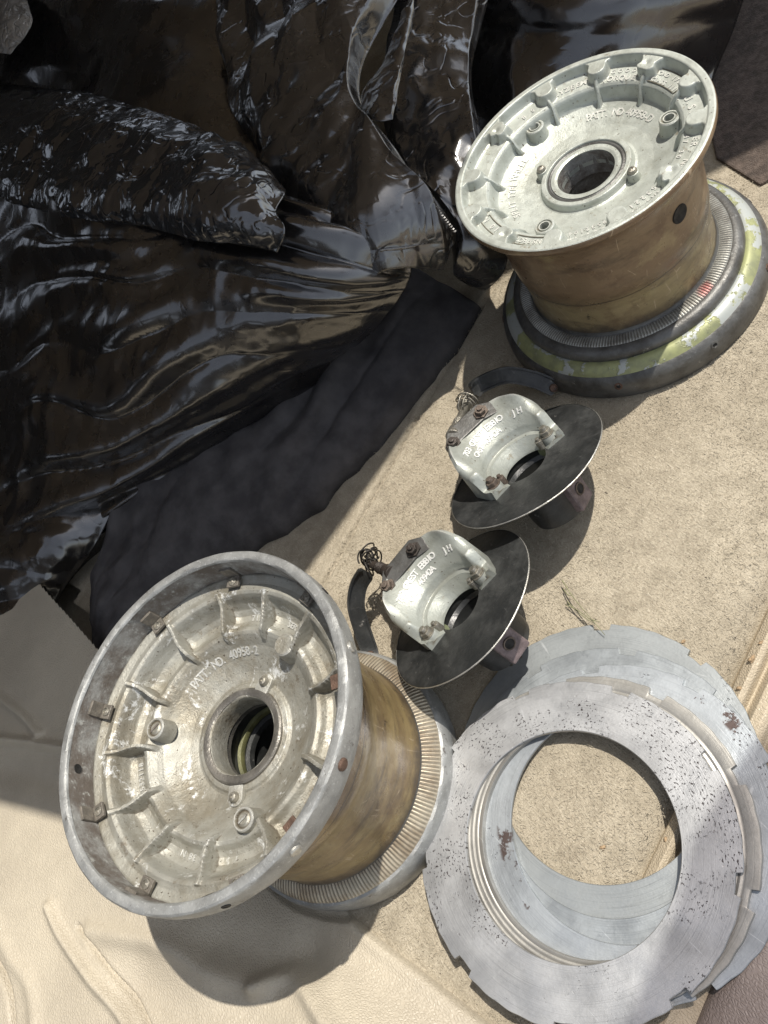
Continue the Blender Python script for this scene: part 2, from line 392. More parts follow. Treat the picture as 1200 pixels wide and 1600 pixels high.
# rotated grid following the fold so the groove is resolved
U = np.sort(np.concatenate([np.linspace(-1.4, 1.4, 180), np.linspace(-.012, .012, 24)])); W = np.linspace(-1.6, 1.6, 160)
UU, WW = np.meshgrid(U, W, indexing='ij')
X = fa[0] + fn[0] * UU + fd[0] * WW; Y = fa[1] + fn[1] * UU + fd[1] * WW
Z = carpetz(X, Y) + nz(X, Y, 7, 3) * .0016
dl = (X - L1b[0]) * L1n[0] + (Y - L1b[1]) * L1n[1]
CG = (X, Y, Z, dl)
# far floor and cabin surroundings
bm = bmesh.new(); prism(bm, [(-4, -3), (4, -3), (4, 6), (-4, 6)], -.06, -.035)
tag(frombm('ground', bm, CARPET), kind='structure')

# sill with ridges
off = np.concatenate([np.linspace(-.004, .10, 160), np.linspace(.102, .5, 60)]); al = np.linspace(-.55, .9, 160)
OO, AA = np.meshgrid(off, al, indexing='ij')
prof = np.interp(OO, [-.004, 0, .003, .012, .016, .019, .021, .028, .036, .041, .044, .052, .062, .068, .10, .5],
                 [-.020, -.014, -.003, .0045, .0015, -.009, -.008, .003, .0045, .001, -.006, -.003, .001, -.004, -.010, -.03])
X = L1b[0] + L1n[0] * OO + L1d[0] * AA; Y = L1b[1] + L1n[1] * OO + L1d[1] * AA
tag(grid('sill_trim', X, Y, prof + nz(X, Y, 14, 9) * .001, SILL), kind='structure')

off = np.linspace(.074, .42, 70); OO, AA = np.meshgrid(off, al, indexing='ij')
prof = np.interp(OO, [.074, .080, .095, .12, .2, .42], [-.030, -.001, .006, .009, .012, .0]) + .002 * np.sin(AA * 40 + OO * 30) * ss(.08, .12, OO)
X = L1b[0] + L1n[0] * OO + L1d[0] * AA; Y = L1b[1] + L1n[1] * OO + L1d[1] * AA
tag(grid('seat_edge', X, Y, prof + nz(X, Y, 14, 2) * .002, m_vinyl('brown_vinyl', (.30, .25, .22), (.22, .18, .16))), kind='structure')
BRN = m_simple('dark_brown_sheet', (.12, .09, .072), .95, 0, .5, 90, .003)
ctr = [at(*p)[:2] for p in [(1080, 60), (1140, -60), (1400, -200), (1500, 100), (1330, 215), (1188, 292), (1120, 250)]]
bm = bmesh.new(); prism(bm, [tuple(c) for c in ctr], -.004, .004); bev(bm, .002)
tag(frombm('dark_floor_sheet', bm, BRN), kind='structure')  # thin dark brown sheet over the upper right floor

# vinyl tray (moulded) at the lower left
def seg_d(X, Y, P):
    best = np.full(X.shape, 9.); side = np.zeros(X.shape)
    for a, b in zip(P[:-1], P[1:]):
        ab = b - a; L = ab @ ab; t = np.clip(((X - a[0]) * ab[0] + (Y - a[1]) * ab[1]) / L, 0, 1)
        dx = X - a[0] - t * ab[0]; dy = Y - a[1] - t * ab[1]; d = np.hypot(dx, dy); s = np.sign(ab[0] * (Y - a[1]) - ab[1] * (X - a[0]))
        q = d < best; best = np.where(q, d, best); side = np.where(q, s, side)
    return best, side
def pl(pts, z=.042): return crom([at(u, v, z)[:2] for u, v in pts], 8)
te = pl([(520, 1395), (563, 1441), (660, 1515), (760, 1593), (880, 1690)], .008)
xs = np.linspace(-1.15, .0, 620); ys = np.linspace(.0, 1.06, 560); X, Y = np.meshgrid(xs, ys, indexing='ij')
d_e, s_e = seg_d(X, Y, te); inside = s_e < 0
dc_, sc_ = seg_d(CG[0], CG[1], te)
tag(grid('carpet', CG[0], CG[1], CG[2], CARPET, keep=(CG[3] < .006) & ~((sc_ < 0) & (dc_ > .045) & (CG[0] < -.02) & (CG[0] > -1.13) & (CG[1] > .015) & (CG[1] < 1.04))), kind='structure')
Ztr = .010 + .040 * ss(.125, .25, np.hypot(X + .2255, Y - .431)) * ss(.0, .08, d_e)
Ztr = Ztr - .019 * (1 - ss(0, .005, d_e)) + .002 * np.exp(-((d_e - .009) / .005) ** 2)
def ridge(pts, h, wd):
    global Ztr
    d, s = seg_d(X, Y, pl(pts)); Ztr += h * np.exp(-(d / wd) ** 2); return d, s
ridge([(86, 1418), (105, 1462), (150, 1528), (185, 1570), (212, 1615), (240, 1700), (260, 1850)], .0080, .0058)
ridge([(130, 1448), (160, 1492), (200, 1548), (232, 1600), (280, 1690), (300, 1850)], -.008, .0022)
ridge([(-20, 1440), (0, 1495), (18, 1530), (28, 1580), (30, 1700), (30, 1850)], -.009, .003)
ridge([(0, 1440), (25, 1495), (50, 1530), (62, 1580), (66, 1700), (70, 1850)], .004, .008)
# recess: a shallow bowl right of the groove with a soft lip
d, s_ = seg_d(X, Y, pl([(150, 1455), (262, 1478), (330, 1520), (400, 1540)])); Ztr += .006 * np.exp(-(d / .010) ** 2)
d, s_ = seg_d(X, Y, pl([(225, 1540), (300, 1580), (380, 1600), (420, 1700)])); Ztr -= .012 * np.exp(-(d / .030) ** 2)
d, s_ = seg_d(X, Y, pl([(330, 1470), (400, 1500), (450, 1495)])); Ztr -= .010 * np.exp(-(d / .022) ** 2)
ridge([(392, 1542), (428, 1524), (455, 1530), (500, 1580), (560, 1660), (600, 1800)], .011, .009)
ridge([(505, 1540), (570, 1620), (650, 1750)], .006, .016)
ridge([(-300, 1140), (0, 1158), (95, 1170), (220, 1188)], .012, .006)
ridge([(-300, 1185), (0, 1205), (95, 1225), (200, 1240)], -.006, .016)
ridge([(-300, 1020), (-60, 1060), (30, 1110), (70, 1150)], .008, .006)
Ztr += nz(X, Y, 6, 5, 2) * .0022
ww = np.hypot(X + .2255, Y - .431); Ztr = np.where(ww < .145, np.minimum(Ztr, .002 + .02 * ss(.128, .145, ww)), Ztr)
tag(grid('moulded_floor_liner', X, Y, Ztr, VINYL, keep=inside), kind='structure')

# unseen cabin walls (far end and left); gaps shaped for reflections on the bags
DARKCL = m_simple('dark_cabin_trim', (.035, .031, .028), .9, 0, .3, 40, .001)
def wall_with_light_gaps(name, M, L, wins, z0, z1):
    """a trim panel of length L, 1.15 m high, with openings shaped for bag reflections (x0,x1) between heights z0 and z1"""
    bm = bmesh.new(); boxb(bm, (L / 2, 0, (z0 - .06) / 2), (L, .08, z0 + .06), M); boxb(bm, (L / 2, 0, (z1 + 1.15) / 2), (L, .08, 1.15 - z1), M)
    xs_ = [0] + [q for w_ in wins for q in w_] + [L]
    for x0, x1 in zip(xs_[0::2], xs_[1::2]): boxb(bm, ((x0 + x1) / 2, 0, (z0 + z1) / 2), (x1 - x0, .078, z1 - z0 + .001), M)
    return tag(frombm(name, bm, DARKCL), kind='structure')
wall_with_light_gaps('rear_cabin_wall', Matrix.Translation((-1.9, 2.3, 0)), 4.4, [(1.2, 1.7), (2.4, 3.0)], .68, .92)
wall_with_light_gaps('side_cabin_wall', Matrix.Translation((-1.9, -.6, 0)) @ Matrix.Rotation(PI / 2, 4, 'Z'), 2.9, [(.8, 1.1), (1.9, 2.2)], .6, .92)
# unseen roof panel added to block the sun; outline follows the wanted shade
HR = 1.15
def blockpt(u, v):
    p = at(u, v, 0); return (p[0] + .494 * HR, p[1] - .054 * HR)
def blockw(x, y): return (x + .494 * HR, y - .054 * HR)
edge = [blockpt(*q) for q in [(-250, 1215), (40, 1262), (180, 1300), (352, 1070), (503, 862), (655, 652), (702, 604), (740, 545)]] + [blockw(.285, .81), blockw(.60, .615), blockw(1.4, .17)]
bm = bmesh.new()
pts = edge + [blockw(1.6, 2.5), blockw(-2.4, 2.5), blockw(-2.4, .9)]
prism(bm, pts, HR, HR + .05)
BOUNCE = m_simple('bounce_beige', (.42, .36, .30), .9, 0, .15, 40, .001)  # beige underside added to bounce warm light onto the bags
tag(frombm('sun_block_panel', bm, BOUNCE), kind='structure')
# unseen pane added overhead to dim the sun at the lower right
g = NB('dimming_pane_tint'); tr = g.n('ShaderNodeBsdfTransparent'); tr.inputs[0].default_value = (.60, .58, .58, 1)
g.L(tr.outputs[0], g.t.nodes['Material Output'].inputs[0]); TINT = g.m
q = [blockpt(*p) for p in [(1260, 1060), (1150, 1200), (1075, 1330), (1040, 1460), (960, 1640), (1300, 1900), (1700, 1500)]]
bm = bmesh.new(); prism(bm, q, HR, HR + .004)
tag(frombm('dimming_pane', bm, TINT), 'unseen added pane dimming the sun over the lower right', 'shade pane')

# ------------------------------------------------------------------ wheel one (upper right)
def wheel_upper():
    H = .215
    t = empty('aircraft_wheel', (.387, .597, 0))
    tag(t, 'silver painted wheel with brown barrel and green-edged base flange, standing at the upper right', 'wheel', 'split aircraft wheels')
    PR = np.array([(.0285, -.050), (.0292, -.0330), (.0318, -.0320), (.0355, -.0320), (.0362, -.0345), (.0395, -.0345), (.0402, -.0318), (.0408, -.0308), (.0452, -.0308), (.0462, -.0325), (.0475, -.0372), (.0500, -.0382),
                   (.066, -.0362), (.080, -.0325), (.088, -.0300), (.0915, -.0285), (.0932, -.0255), (.0945, -.0200), (.0960, -.0150), (.0985, -.0128), (.104, -.0122), (.1165, -.0118), (.1185, -.0104), (.1200, -.0040), (.1209, -.0006), (.1220, 0), (.1268, 0), (.1280, -.0008)])
    pads = [33, 4, -26, -54, -87, -117, -148, -177, 154, 127, 94, 62]
    chip = {4: 0, 62: 1, -26: 1, 127: 0, 94: 0, 154: 0}
    def hf(RR, TT):
        P = np.interp(RR, PR[:, 0], PR[:, 1])
        for k, a in enumerate(pads):
            d = (TT - R(a) + PI) % (2 * PI) - PI; s = d * RR
            rend = .1105 + (.003 if k in (2, 8) else 0)
            sdf = np.hypot(s, np.minimum(RR - rend, 0)) - .0088 + (.0012 * np.sin(RR * 620 + k) + .0008 * np.sin(s * 520 + k)) * (k % 3 == 1)
            sdf = sdf + np.where(RR > rend, 0, 0) - .004 * ss(.116, .121, RR)
            w = 1 - ss(-.0004, .0030, sdf)
            top = -.0018 - .0022 * np.exp(-(np.hypot(s - .002, RR - rend - .001) / .0035) ** 2) * (k % 3 == 1)
            P = np.maximum(P, P * (1 - w) + top * w)
            rt = np.interp(RR, [.080, .0845, .0885, .0935, .099, .1045], [-.040, -.033, -.0225, -.0140, -.0085, -.005])
            rw = (1 - ss(.0010, .0024, np.abs(s + .0006 * np.sin(RR * 500 + k)))) * (RR < .108)
            P = np.maximum(P, P * (1 - rw) + np.maximum(rt, P) * rw)
        return P + H
    rs = []
    for a, b in zip(PR[:-1, 0], PR[1:, 0]): rs += list(np.linspace(a, b, max(2, int((b - a) / .0006)), endpoint=False))
    rs.append(.128)
    face = polar('wheel_face', np.array(rs), 1080, hf, SILVER, t)
    z = H - .0118
    arc_text('cast_lettering', [
        ('PATT. NO 40958-D', .0785, 41, -12, .0105),
        ('TORQUE', .1020, 29, 11, .0085), ('GOOD', .1110, 25, 13, .0066), ('LYZEEMT', .1065, 57, 38, .0090),
        ('LOAD 1700', .1112, -1, -20, .0062), ('CLASS III', .1030, -2, -20, .0062),
        ('U.S.A', .1070, -32, -47, .0095), ('SER. NO', .1115, -59, -80, .0082), ('47 30 5', .1025, -60, -80, .0066),
        ('PART NO', .1115, -91, -112, .0088), ('9532218', .1025, -91, -112, .0080),
        ('ASSY NO', .1115, -121, -143, .0092), ('9532104', .1025, -123, -141, .0066),
        ('INSPECT', .1070, -155, -171, .0074), ('10 N', .1065, 172, 160, .0082), ('85', .106, 78, 72, .0076),
        ('SPLIT TYPE', .0780, 158, 122, .0095), ('WHEEL', .0800, 115, 98, .0095)], SILVER, t, lambda r: H + float(np.interp(r, PR[:, 0], PR[:, 1])))
    # raised frames round the stamped numbers
    for a0, a1, r0, r1 in ((-153, -173, .1015, .1118), (174, 158, .1010, .1120), (2, -22, .0995, .1165)):
        bm = bmesh.new()
        aa = np.radians(np.linspace(a0, a1, 12)); loop = [(r1 * math.cos(a), r1 * math.sin(a), z) for a in aa] + [(r0 * math.cos(a), r0 * math.sin(a), z) for a in aa[::-1]]
        loop.append(loop[0]); tube(bm, loop, .0006, 6)
        frombm('number_frame', bm, SILVER, t, True)
    for a, r in ((77, .0915), (-34, .0865), (-163, .0815)):
        x, y = r * math.cos(R(a)), r * math.sin(R(a))
        o = lathe('bolt_boss', [(.0125, -.034), (.0105, -.026), (.0100, -.0195), (.0090, -.0185), (.0076, -.0186), (.0072, -.0200), (.0062, -.0200), (.0058, -.0185), (.0048, -.0186), (.0045, -.034)], 40, SILVER, t)
        o.location = (x, y, H)
        c = lathe('hole_shade_disc', [(.0001, -.0305), (.0046, -.0305)], 24, HOLE_SHADE, o)  # dark disc paints the shade down the bolt hole
    for a, r in ((111, .0485), (-76, .0535)):
        x, y = r * math.cos(R(a)), r * math.sin(R(a)); bm = bmesh.new()
        cyl(bm, (x, y, H - .039), (x, y, H - .0285), .0068, .0058, 24); bev(bm, .0012)
        o = frombm('retainer_clip', bm, SILVER, t, True, 40)
        s = lathe('screw', [(.0048, -.0290), (.0047, -.0270), (.0036, -.0252), (.0016, -.0246), (.0014, -.0256), (.0001, -.0256)], 24, STEEL, o); s.location = (x, y, H)
    # hub seal and bore
    lathe('hub_seal', [(.0402, -.0342), (.0396, -.0325), (.0375, -.0318), (.0362, -.0325), (.0360, -.0345)], 96, IRON, t).location = (0, 0, H)
    lathe('bore', [(.0287, -.034), (.0287, -.062), (.034, -.0625), (.034, -.12), (.028, -.121), (.028, -.19), (.001, -.19)], 96, DWALL, t).location = (0, 0, H)
        # barrel: rim edge, flare, two steps
    bp = [(.1280, -.0008), (.1287, -.0022), (.1288, -.0058), (.1276, -.0085), (.1210, -.0130), (.1140, -.0210), (.1090, -.0320), (.1068, -.0450), (.1060, -.0600), (.1052, -.0900), (.1048, -.1060), (.1040, -.1072), (.1034, -.1085),
          (.1022, -.1300), (.1016, -.1480), (.1022, -.1560), (.1032, -.1610)]
    def bmod(i, r, z, th):
        if i in (10, 11, 12): return .0002 * np.sin(th * 9), .0012 * np.sin(th * 3) + .0006 * np.sin(th * 17)
        return 0 * th, 0 * th
    br = lathe('barrel', [(r, z + H) for r, z in bp], 240, BAR1, t, mod=bmod)
    # dark disc on the barrel surface, painted shade standing in for the valve hole
    p = at(1022, 349, .15) - np.array([.387, .597, 0]); a = math.atan2(p[1], p[0]); aa = a + R(7)
    M = Matrix.Rotation(-86 * PI / 180, 4, 'Z') @ Matrix.Translation((.1062, 0, .157)) @ Matrix.Rotation(PI / 2, 4, 'Y')
    o = lathe('valve_hole_disc', [(.0001, .0006), (.0086, .0008), (.0092, .0011), (.0094, .0006), (.0096, -.0012)], 36, [HOLE_SHADE], t); o.matrix_basis = M
    # base half
    lathe('bead_step', [(.1030, .0560), (.1036, .0530), (.1050, .0515)], 240, IRON, t)
    kn = 230
    def km(i, r, z, th):
        s = ((th * kn / (2 * PI)) % 1); sq = ss(.0, .2, s) - ss(.5, .7, s)
        return 0 * th, (.0011 * sq if 1 <= i <= 4 else 0 * th)
    tt = np.radians
    c = np.array([math.cos(R(-104)), math.sin(R(-104))])
    rp = at(1103, 452, .052) - np.array([.387, .597, 0])
    lathe('knurled_ring', [(.1048, .0515), (.1062, .0518), (.1090, .0520), (.1140, .0516), (.1168, .0508), (.1180, .0500)], 1840, m_knurl('knurled_metal', (.36, .36, .33), (.16, .15, .13), tuple(rp)), t, mod=km)
    lathe('grooved_band', [(.1178, .0503), (.1195, .0508), (.1240, .0495), (.1272, .0470), (.1288, .0430), (.1290, .0395), (.1284, .0380)], 240, IRON, t)
    lathe('painted_band', [(.1280, .0385), (.1310, .0392), (.1340, .0385), (.1380, .0365), (.1415, .0335), (.1435, .0305)], 240, GREEN, t)
    fl = lathe('base_flange', [(.1432, .0308), (.1455, .0295), (.1490, .0255), (.1510, .0195), (.1515, .0120), (.1512, .0040), (.1500, .0005), (.1400, .0003)], 240, IRON, t)
    for k in range(9):
        a = R(-33 - 40 * k + 12); rr = .1500
        M = Matrix.Rotation(a, 4, 'Z') @ Matrix.Translation((.1503, 0, .0215)) @ Matrix.Rotation(R(68), 4, 'Y')
        o = lathe('rivet_hole_disc', [(.0001, .0001), (.0022, .0001), (.0026, .0010), (.0042, .0008), (.0048, -.0010)], 24, [RUSTY if k % 2 else IRON, HOLE_SHADE], t); o.matrix_basis = M
        for f in o.data.polygons:
            if max((o.data.vertices[v].co.xy.length for v in f.vertices)) < .0024: f.material_index = 1  # centre faces coloured dark as the hole's shade
    return t
wheel_upper()

# ------------------------------------------------------------------ wheel two (lower left)
def wheel_lower():
    H = .251
    t = empty('aircraft_wheel', (-.2255, .431, 0))
    tag(t, 'weathered bare aluminium wheel with deep ribbed face and golden barrel, standing at the lower left', 'wheel', 'split aircraft wheels')
    PR = np.array([(.0328, -.088), (.0333, -.0665), (.0345, -.0652), (.0405, -.0650), (.0420, -.0675), (.0465, -.0680), (.0480, -.0696), (.0500, -.0702), (.058, -.0675), (.070, -.0615), (.078, -.0560), (.0825, -.0510), (.0860, -.0478), (.0890, -.0465),
                   (.0920, -.0478), (.0955, -.0520), (.1000, -.0545), (.1060, -.0540), (.1110, -.0500), (.1145, -.0430), (.1165, -.0365), (.1185, -.0325), (.1215, -.0310), (.1240, -.0318), (.1275, -.0325), (.1330, -.0310), (.1350, -.0305), (.1366, -.0310)])
    ribs = [57, 31, 85, 115, 144, 171, -163, -131, -99, -62, -26, 4]
    def hf(RR, TT):
        P = np.interp(RR, PR[:, 0], PR[:, 1]) + .0005 * np.sin(TT * 5) * np.sin(RR * 120)
        for k, a in enumerate(ribs):
            d = (TT - R(a) + PI) % (2 * PI) - PI; s = d * RR + .0016 * np.sin(RR * 130 + k * 2) 
            rt = np.interp(RR, [.0800, .0830, .0880, .100, .112, .1185, .1215, .1235], [-.056, -.0460, -.0385, -.0350, -.0325, -.0290, -.0275, -.034])
            wd = .0013 + .0004 * np.sin(k * 3.1)
            rw = (1 - ss(wd, wd + .0016, np.abs(s))) * (RR < .1245) * (RR > .0795)
            P = np.maximum(P, P * (1 - rw) + np.maximum(rt, P) * rw)
            fil = .004 * np.exp(-(s / .005) ** 2) * ss(.086, .094, RR) * (1 - ss(.112, .119, RR)); P = P + fil * (1 - rw)
        return P + H
    rs = []
    for a, b in zip(PR[:-1, 0], PR[1:, 0]): rs += list(np.linspace(a, b, max(2, int((b - a) / .0006)), endpoint=False))
    rs.append(.1366)
    polar('wheel_face', np.array(rs), 1080, hf, CAST, t)
    lathe('rim_wall', [(.1364, -.0312), (.1360, -.0260), (.1363, -.0180), (.1363, -.0080), (.1364, -.0026)], 240, DWALL, t, mod=lambda i, r, z, th: (.0003 * np.sin(th * 31 + i) + .0003 * np.sin(th * 13), 0 * th)).location = (0, 0, H)
    fl = lathe('rim_flange', [(.1362, -.0028), (.1370, -.0008), (.1386, .0002), (.1440, 0), (.1455, -.0012), (.1461, -.0035), (.1461, -.0160), (.1450, -.0215), (.1415, -.0300), (.1360, -.0370), (.1260, -.0430)], 360, LIP, t,
               mod=lambda i, r, z, th: (.00008 * np.sin(th * 23 + i * 2), .0001 * np.sin(th * 17 + i)))
    fl.location = (0, 0, H)
    arc_text('cast_lettering', [('PATT. NO. 40958-2', .0740, 97, 40, .0095), ('7121', .1030, 44, 37, .0078), ('SER 06', .1025, 20, 10, .0072), ('9532118', .1020, 165, 150, .0072), ('38 N', .1020, -145, -152, .0072)], CAST, t, lambda r: H + float(np.interp(r, PR[:, 0], PR[:, 1])))
    for a, r, kind in ((133, .0790, 0), (9, .0855, 1), (-109, .0800, 0)):
        x, y = r * math.cos(R(a)), r * math.sin(R(a))
        if kind == 0: prof = [(.0110, -.058), (.0100, -.050), (.0098, -.0420), (.0088, -.0408), (.0074, -.0410), (.0068, -.0425), (.0054, -.0422), (.0040, -.0410), (.0001, -.0412)]
        else: prof = [(.0125, -.060), (.0110, -.046), (.0100, -.0405), (.0085, -.0395), (.0001, -.0400)]
        o = lathe('bolt_boss', prof, 40, CAST, t); o.location = (x, y, H)
        if kind == 0:
            bm = bmesh.new(); boxb(bm, (x, y, H - .0408), (.0095, .0016, .0012), None); frombm('slot', bm, DWALL, o).parent = t
    for a, r in ((25, .0490), (-130, .0520)):
        x, y = r * math.cos(R(a)), r * math.sin(R(a)); bm = bmesh.new()
        pts = [(.0075 * math.cos(q), .0075 * math.sin(q)) for q in np.linspace(-PI / 2, PI / 2, 12)]
        prism(bm, pts + [(-.010, .0070), (-.010, -.0070)], -.072, -.0645, Matrix.Translation((x, y, H)) @ Matrix.Rotation(R(a), 4, 'Z')); bev(bm, .001)
        o = frombm('retainer_clip', bm, CAST, t, True, 40)
        s = lathe('screw', [(.0046, -.0650), (.0045, -.0625), (.0034, -.0605), (.0014, -.0598), (.0012, -.0608), (.0001, -.0608)], 24, STEEL, o); s.location = (x, y, H)
    lathe('hub_ring', [(.0420, -.0680), (.0416, -.0655), (.0400, -.0643), (.0360, -.0643), (.0342, -.0652), (.0333, -.070), (.0333, -.094)], 120, IRONB, t).location = (0, 0, H)
    lathe('bore', [(.0333, -.085), (.0333, -.090), (.040, -.0905), (.040, -.120), (.0330, -.122), (.0320, -.128), (.036, -.130), (.036, -.20), (.001, -.20)], 96, [BLACK], t).location = (0, 0, H)
    lathe('inner_seal', [(.0395, -.112), (.0365, -.113), (.0355, -.116), (.0362, -.119)], 96, m_simple('olive_seal', (.16, .16, .07), .5, .1, .5, 90), t).location = (0, 0, H)
    # clips round the inner wall, each with its rivet
    proto = None
    for k in range(9):
        a = 48 + 40 * k
        if proto is None:
            bm = bmesh.new(); boxb(bm, (.1300, 0, -.0275), (.0120, .0130, .0030)); boxb(bm, (.1352, 0, -.0205), (.0028, .0130, .0160)); bev(bm, .0006)
            c = frombm('rim_clip', bm, CLIPM, t); proto = c
            r_ = lathe('rivet', [(.0042, 0), (.0040, .0010), (.0030, .0012), (.0028, .0004), (.0018, .0004), (.0001, .0012)], 20, STEEL, c); r_.location = (.1290, 0, -.0260); pr = r_
        else:
            c = proto.copy(); COL.objects.link(c); c.parent = t; d = pr.copy(); COL.objects.link(d); d.parent = c
        c.location = (0, 0, H); c.rotation_euler = (0, 0, R(a))
    # rivets, and dark discs painting the shade of holes, on the outer rim edge
    for k, (a, hole) in enumerate([(-2, 1), (-25, 0), (-60, 0), (-86, 0), (-112, 1), (150, 0), (100, 0)]):
        M = Matrix.Rotation(R(a), 4, 'Z') @ Matrix.Translation((.1460, 0, H - .0100)) @ Matrix.Rotation(PI / 2, 4, 'Y')
        if hole: o = lathe('rivet_hole_disc', [(.0001, .0003), (.0028, .0004), (.0034, .0006), (.0040, -.0006)], 24, HOLE_SHADE, t)
        else: o = lathe('rim_rivet', [(.0050, -.0004), (.0048, .0014), (.0038, .0022), (.0001, .0024)], 24, RIMS if k % 2 else RUSTY, t)
        o.matrix_basis = M
    # dark disc painting the shade of a hole on the far inner wall
    M = Matrix.Rotation(R(151), 4, 'Z') @ Matrix.Translation((.1366, 0, H - .013)) @ Matrix.Rotation(-PI / 2, 4, 'Y')
    o = lathe('wall_hole_disc', [(.0001, .0004), (.0032, .0005), (.0040, .0009), (.0046, -.0006)], 24, HOLE_SHADE, t); o.matrix_basis = M
    # slot windows on the near side of the face
    for a in (-86, -30):
        bm = bmesh.new(); boxb(bm, (.1170, 0, H - .0315), (.0085, .0120, .0022)); bev(bm, .0008)
        o = frombm('slot_plate', bm, RUSTY, t); o.rotation_euler = (0, 0, R(a))
    bp = [(.1270, -.0420), (.1200, -.0460), (.1150, -.0530), (.1120, -.0620), (.1108, -.0900), (.1102, -.1000), (.1094, -.1012), (.1088, -.1025), (.1070, -.1400), (.1056, -.1700), (.1052, -.1850), (.1058, -.1930), (.1068, -.1980)]
    lathe('barrel', [(r, z + H) for r, z in bp], 240, BAR2, t, mod=lambda i, r, z, th: (0 * th, (.0016 * np.sin(th * 2) + .0007 * np.sin(th * 19) if 4 < i < 8 else 0 * th)))
    lathe('bead_step', [(.1062, .0545), (.1070, .0500), (.1035, .0470)], 240, IRON, t)
    kn = 200
    def km(i, r, z, th):
        s = ((th * kn / (2 * PI) + .25 * np.sin(th * 7)) % 1); sq = ss(.0, .3, s) - ss(.5, .8, s)
        return 0 * th, (.0014 * sq if 1 <= i <= 4 else 0 * th)
    lathe('knurled_ring', [(.1040, .0490), (.1060, .0495), (.1100, .0475), (.1160, .0435), (.1205, .0395), (.1215, .0380)], 1600, m_knurl('worn_knurled_metal', (.42, .38, .30), (.25, .20, .14)), t, mod=km)
    lathe('base_flange', [(.1213, .0385), (.1236, .0372), (.1252, .0335), (.1262, .0270), (.1265, .0200), (.1260, .0120), (.1250, .0040), (.1240, .0006), (.1150, .0003)], 240, LIP, t,
          mod=lambda i, r, z, th: (.0003 * np.sin(th * 23 + i * 2), 0 * th))
    return t
wheel_lower()

# ------------------------------------------------------------------ brake discs
def disc(x, y, z0, ro, ri, th, m, label, notch_off=0., notches=9, tilt=(0, 0), lining=None, nd=.0055):
    seg = 720; ang = np.arange(seg) * 2 * PI / seg; per = 2 * PI / notches
    ph = (ang - R(notch_off)) % per; wn = .016 / ro
    k = (ph < wn)
    rr = np.where(k, ro - nd, ro) + .0003 * np.sin(ang * 41)
    if lining is None: ripple = 0
    loops = []
    e = .0005
    V = []
    def ring(r, z): V.append(np.stack([r * np.cos(ang), r * np.sin(ang), z + 0 * ang], 1))
    if lining is None:
        ring(ri, 0); ring(rr, 0); ring(rr, th - e); ring(rr - e, th); ring(ri + e + 0 * ang, th); ring(ri + 0 * ang, th - e)
    else:
        ring(ri, 0); ring(rr, 0); ring(rr, th - e); ring(rr - e, th)
        for q in np.linspace(.985, .02, 30): ring(ri + (ro - nd - ri - .004) * q + 0 * ang, th + .0003 * np.sin(q * 46) + .0003 * ((q * 29) % 1 > .5))
        ring(ri + e + 0 * ang, th); ring(ri + 0 * ang, th - e)
    n = len(V); F = []
    for i in range(n):
        a, b = i * seg, ((i + 1) % n) * seg
        for j in range(seg):
            q = (j + 1) % seg; F.append((a + j, a + q, b + q, b + j))
    o = mesh('brake_disc', np.concatenate(V), F, m); o.data.set_sharp_from_angle(angle=R(30))
    o.location = (x, y, z0); o.rotation_euler = (tilt[0], tilt[1], 0)
    return tag(o, label, 'brake disc', 'notched brake discs in the stack')
disc(-.0395, .2505, .0015, .1360, .0935, .0042, m_disc('disc_steel_a', (.31, .33, .335), .6, 0, 1.), 'bottom dull grey disc of the stack, its edge showing beyond the others under the grass', 78, tilt=(0, 0))
disc(-.0600, .2090, .0085, .1370, .0930, .0033, m_disc('disc_steel_b', (.35, .375, .395), .5, .12, 2.), 'bluish disc second from the bottom with brown rust patches along its inner edge', 49)
disc(-.0540, .2290, .0060, .1365, .0932, .0022, m_disc('disc_steel_e', (.33, .355, .37), .4, .0, 7.), 'thin dark-edged disc showing only as a sliver inside the hole of the stack', 30)
disc(-.0835, .2170, .0120, .1365, .0950, .0062, m_disc('disc_lining', (.33, .32, .295), .0, 0, 3.), 'thicker tan grooved disc just under the top one', 52, lining=True)
disc(-.0992, .2228, .0200, .1385, .0932, .0045, m_disc('disc_steel_c', (.40, .405, .41), 1.3, 0, 4.), 'topmost pale disc of the stack, peppered with dark pits', 20, tilt=(R(-1.0), R(.8)), nd=.005)

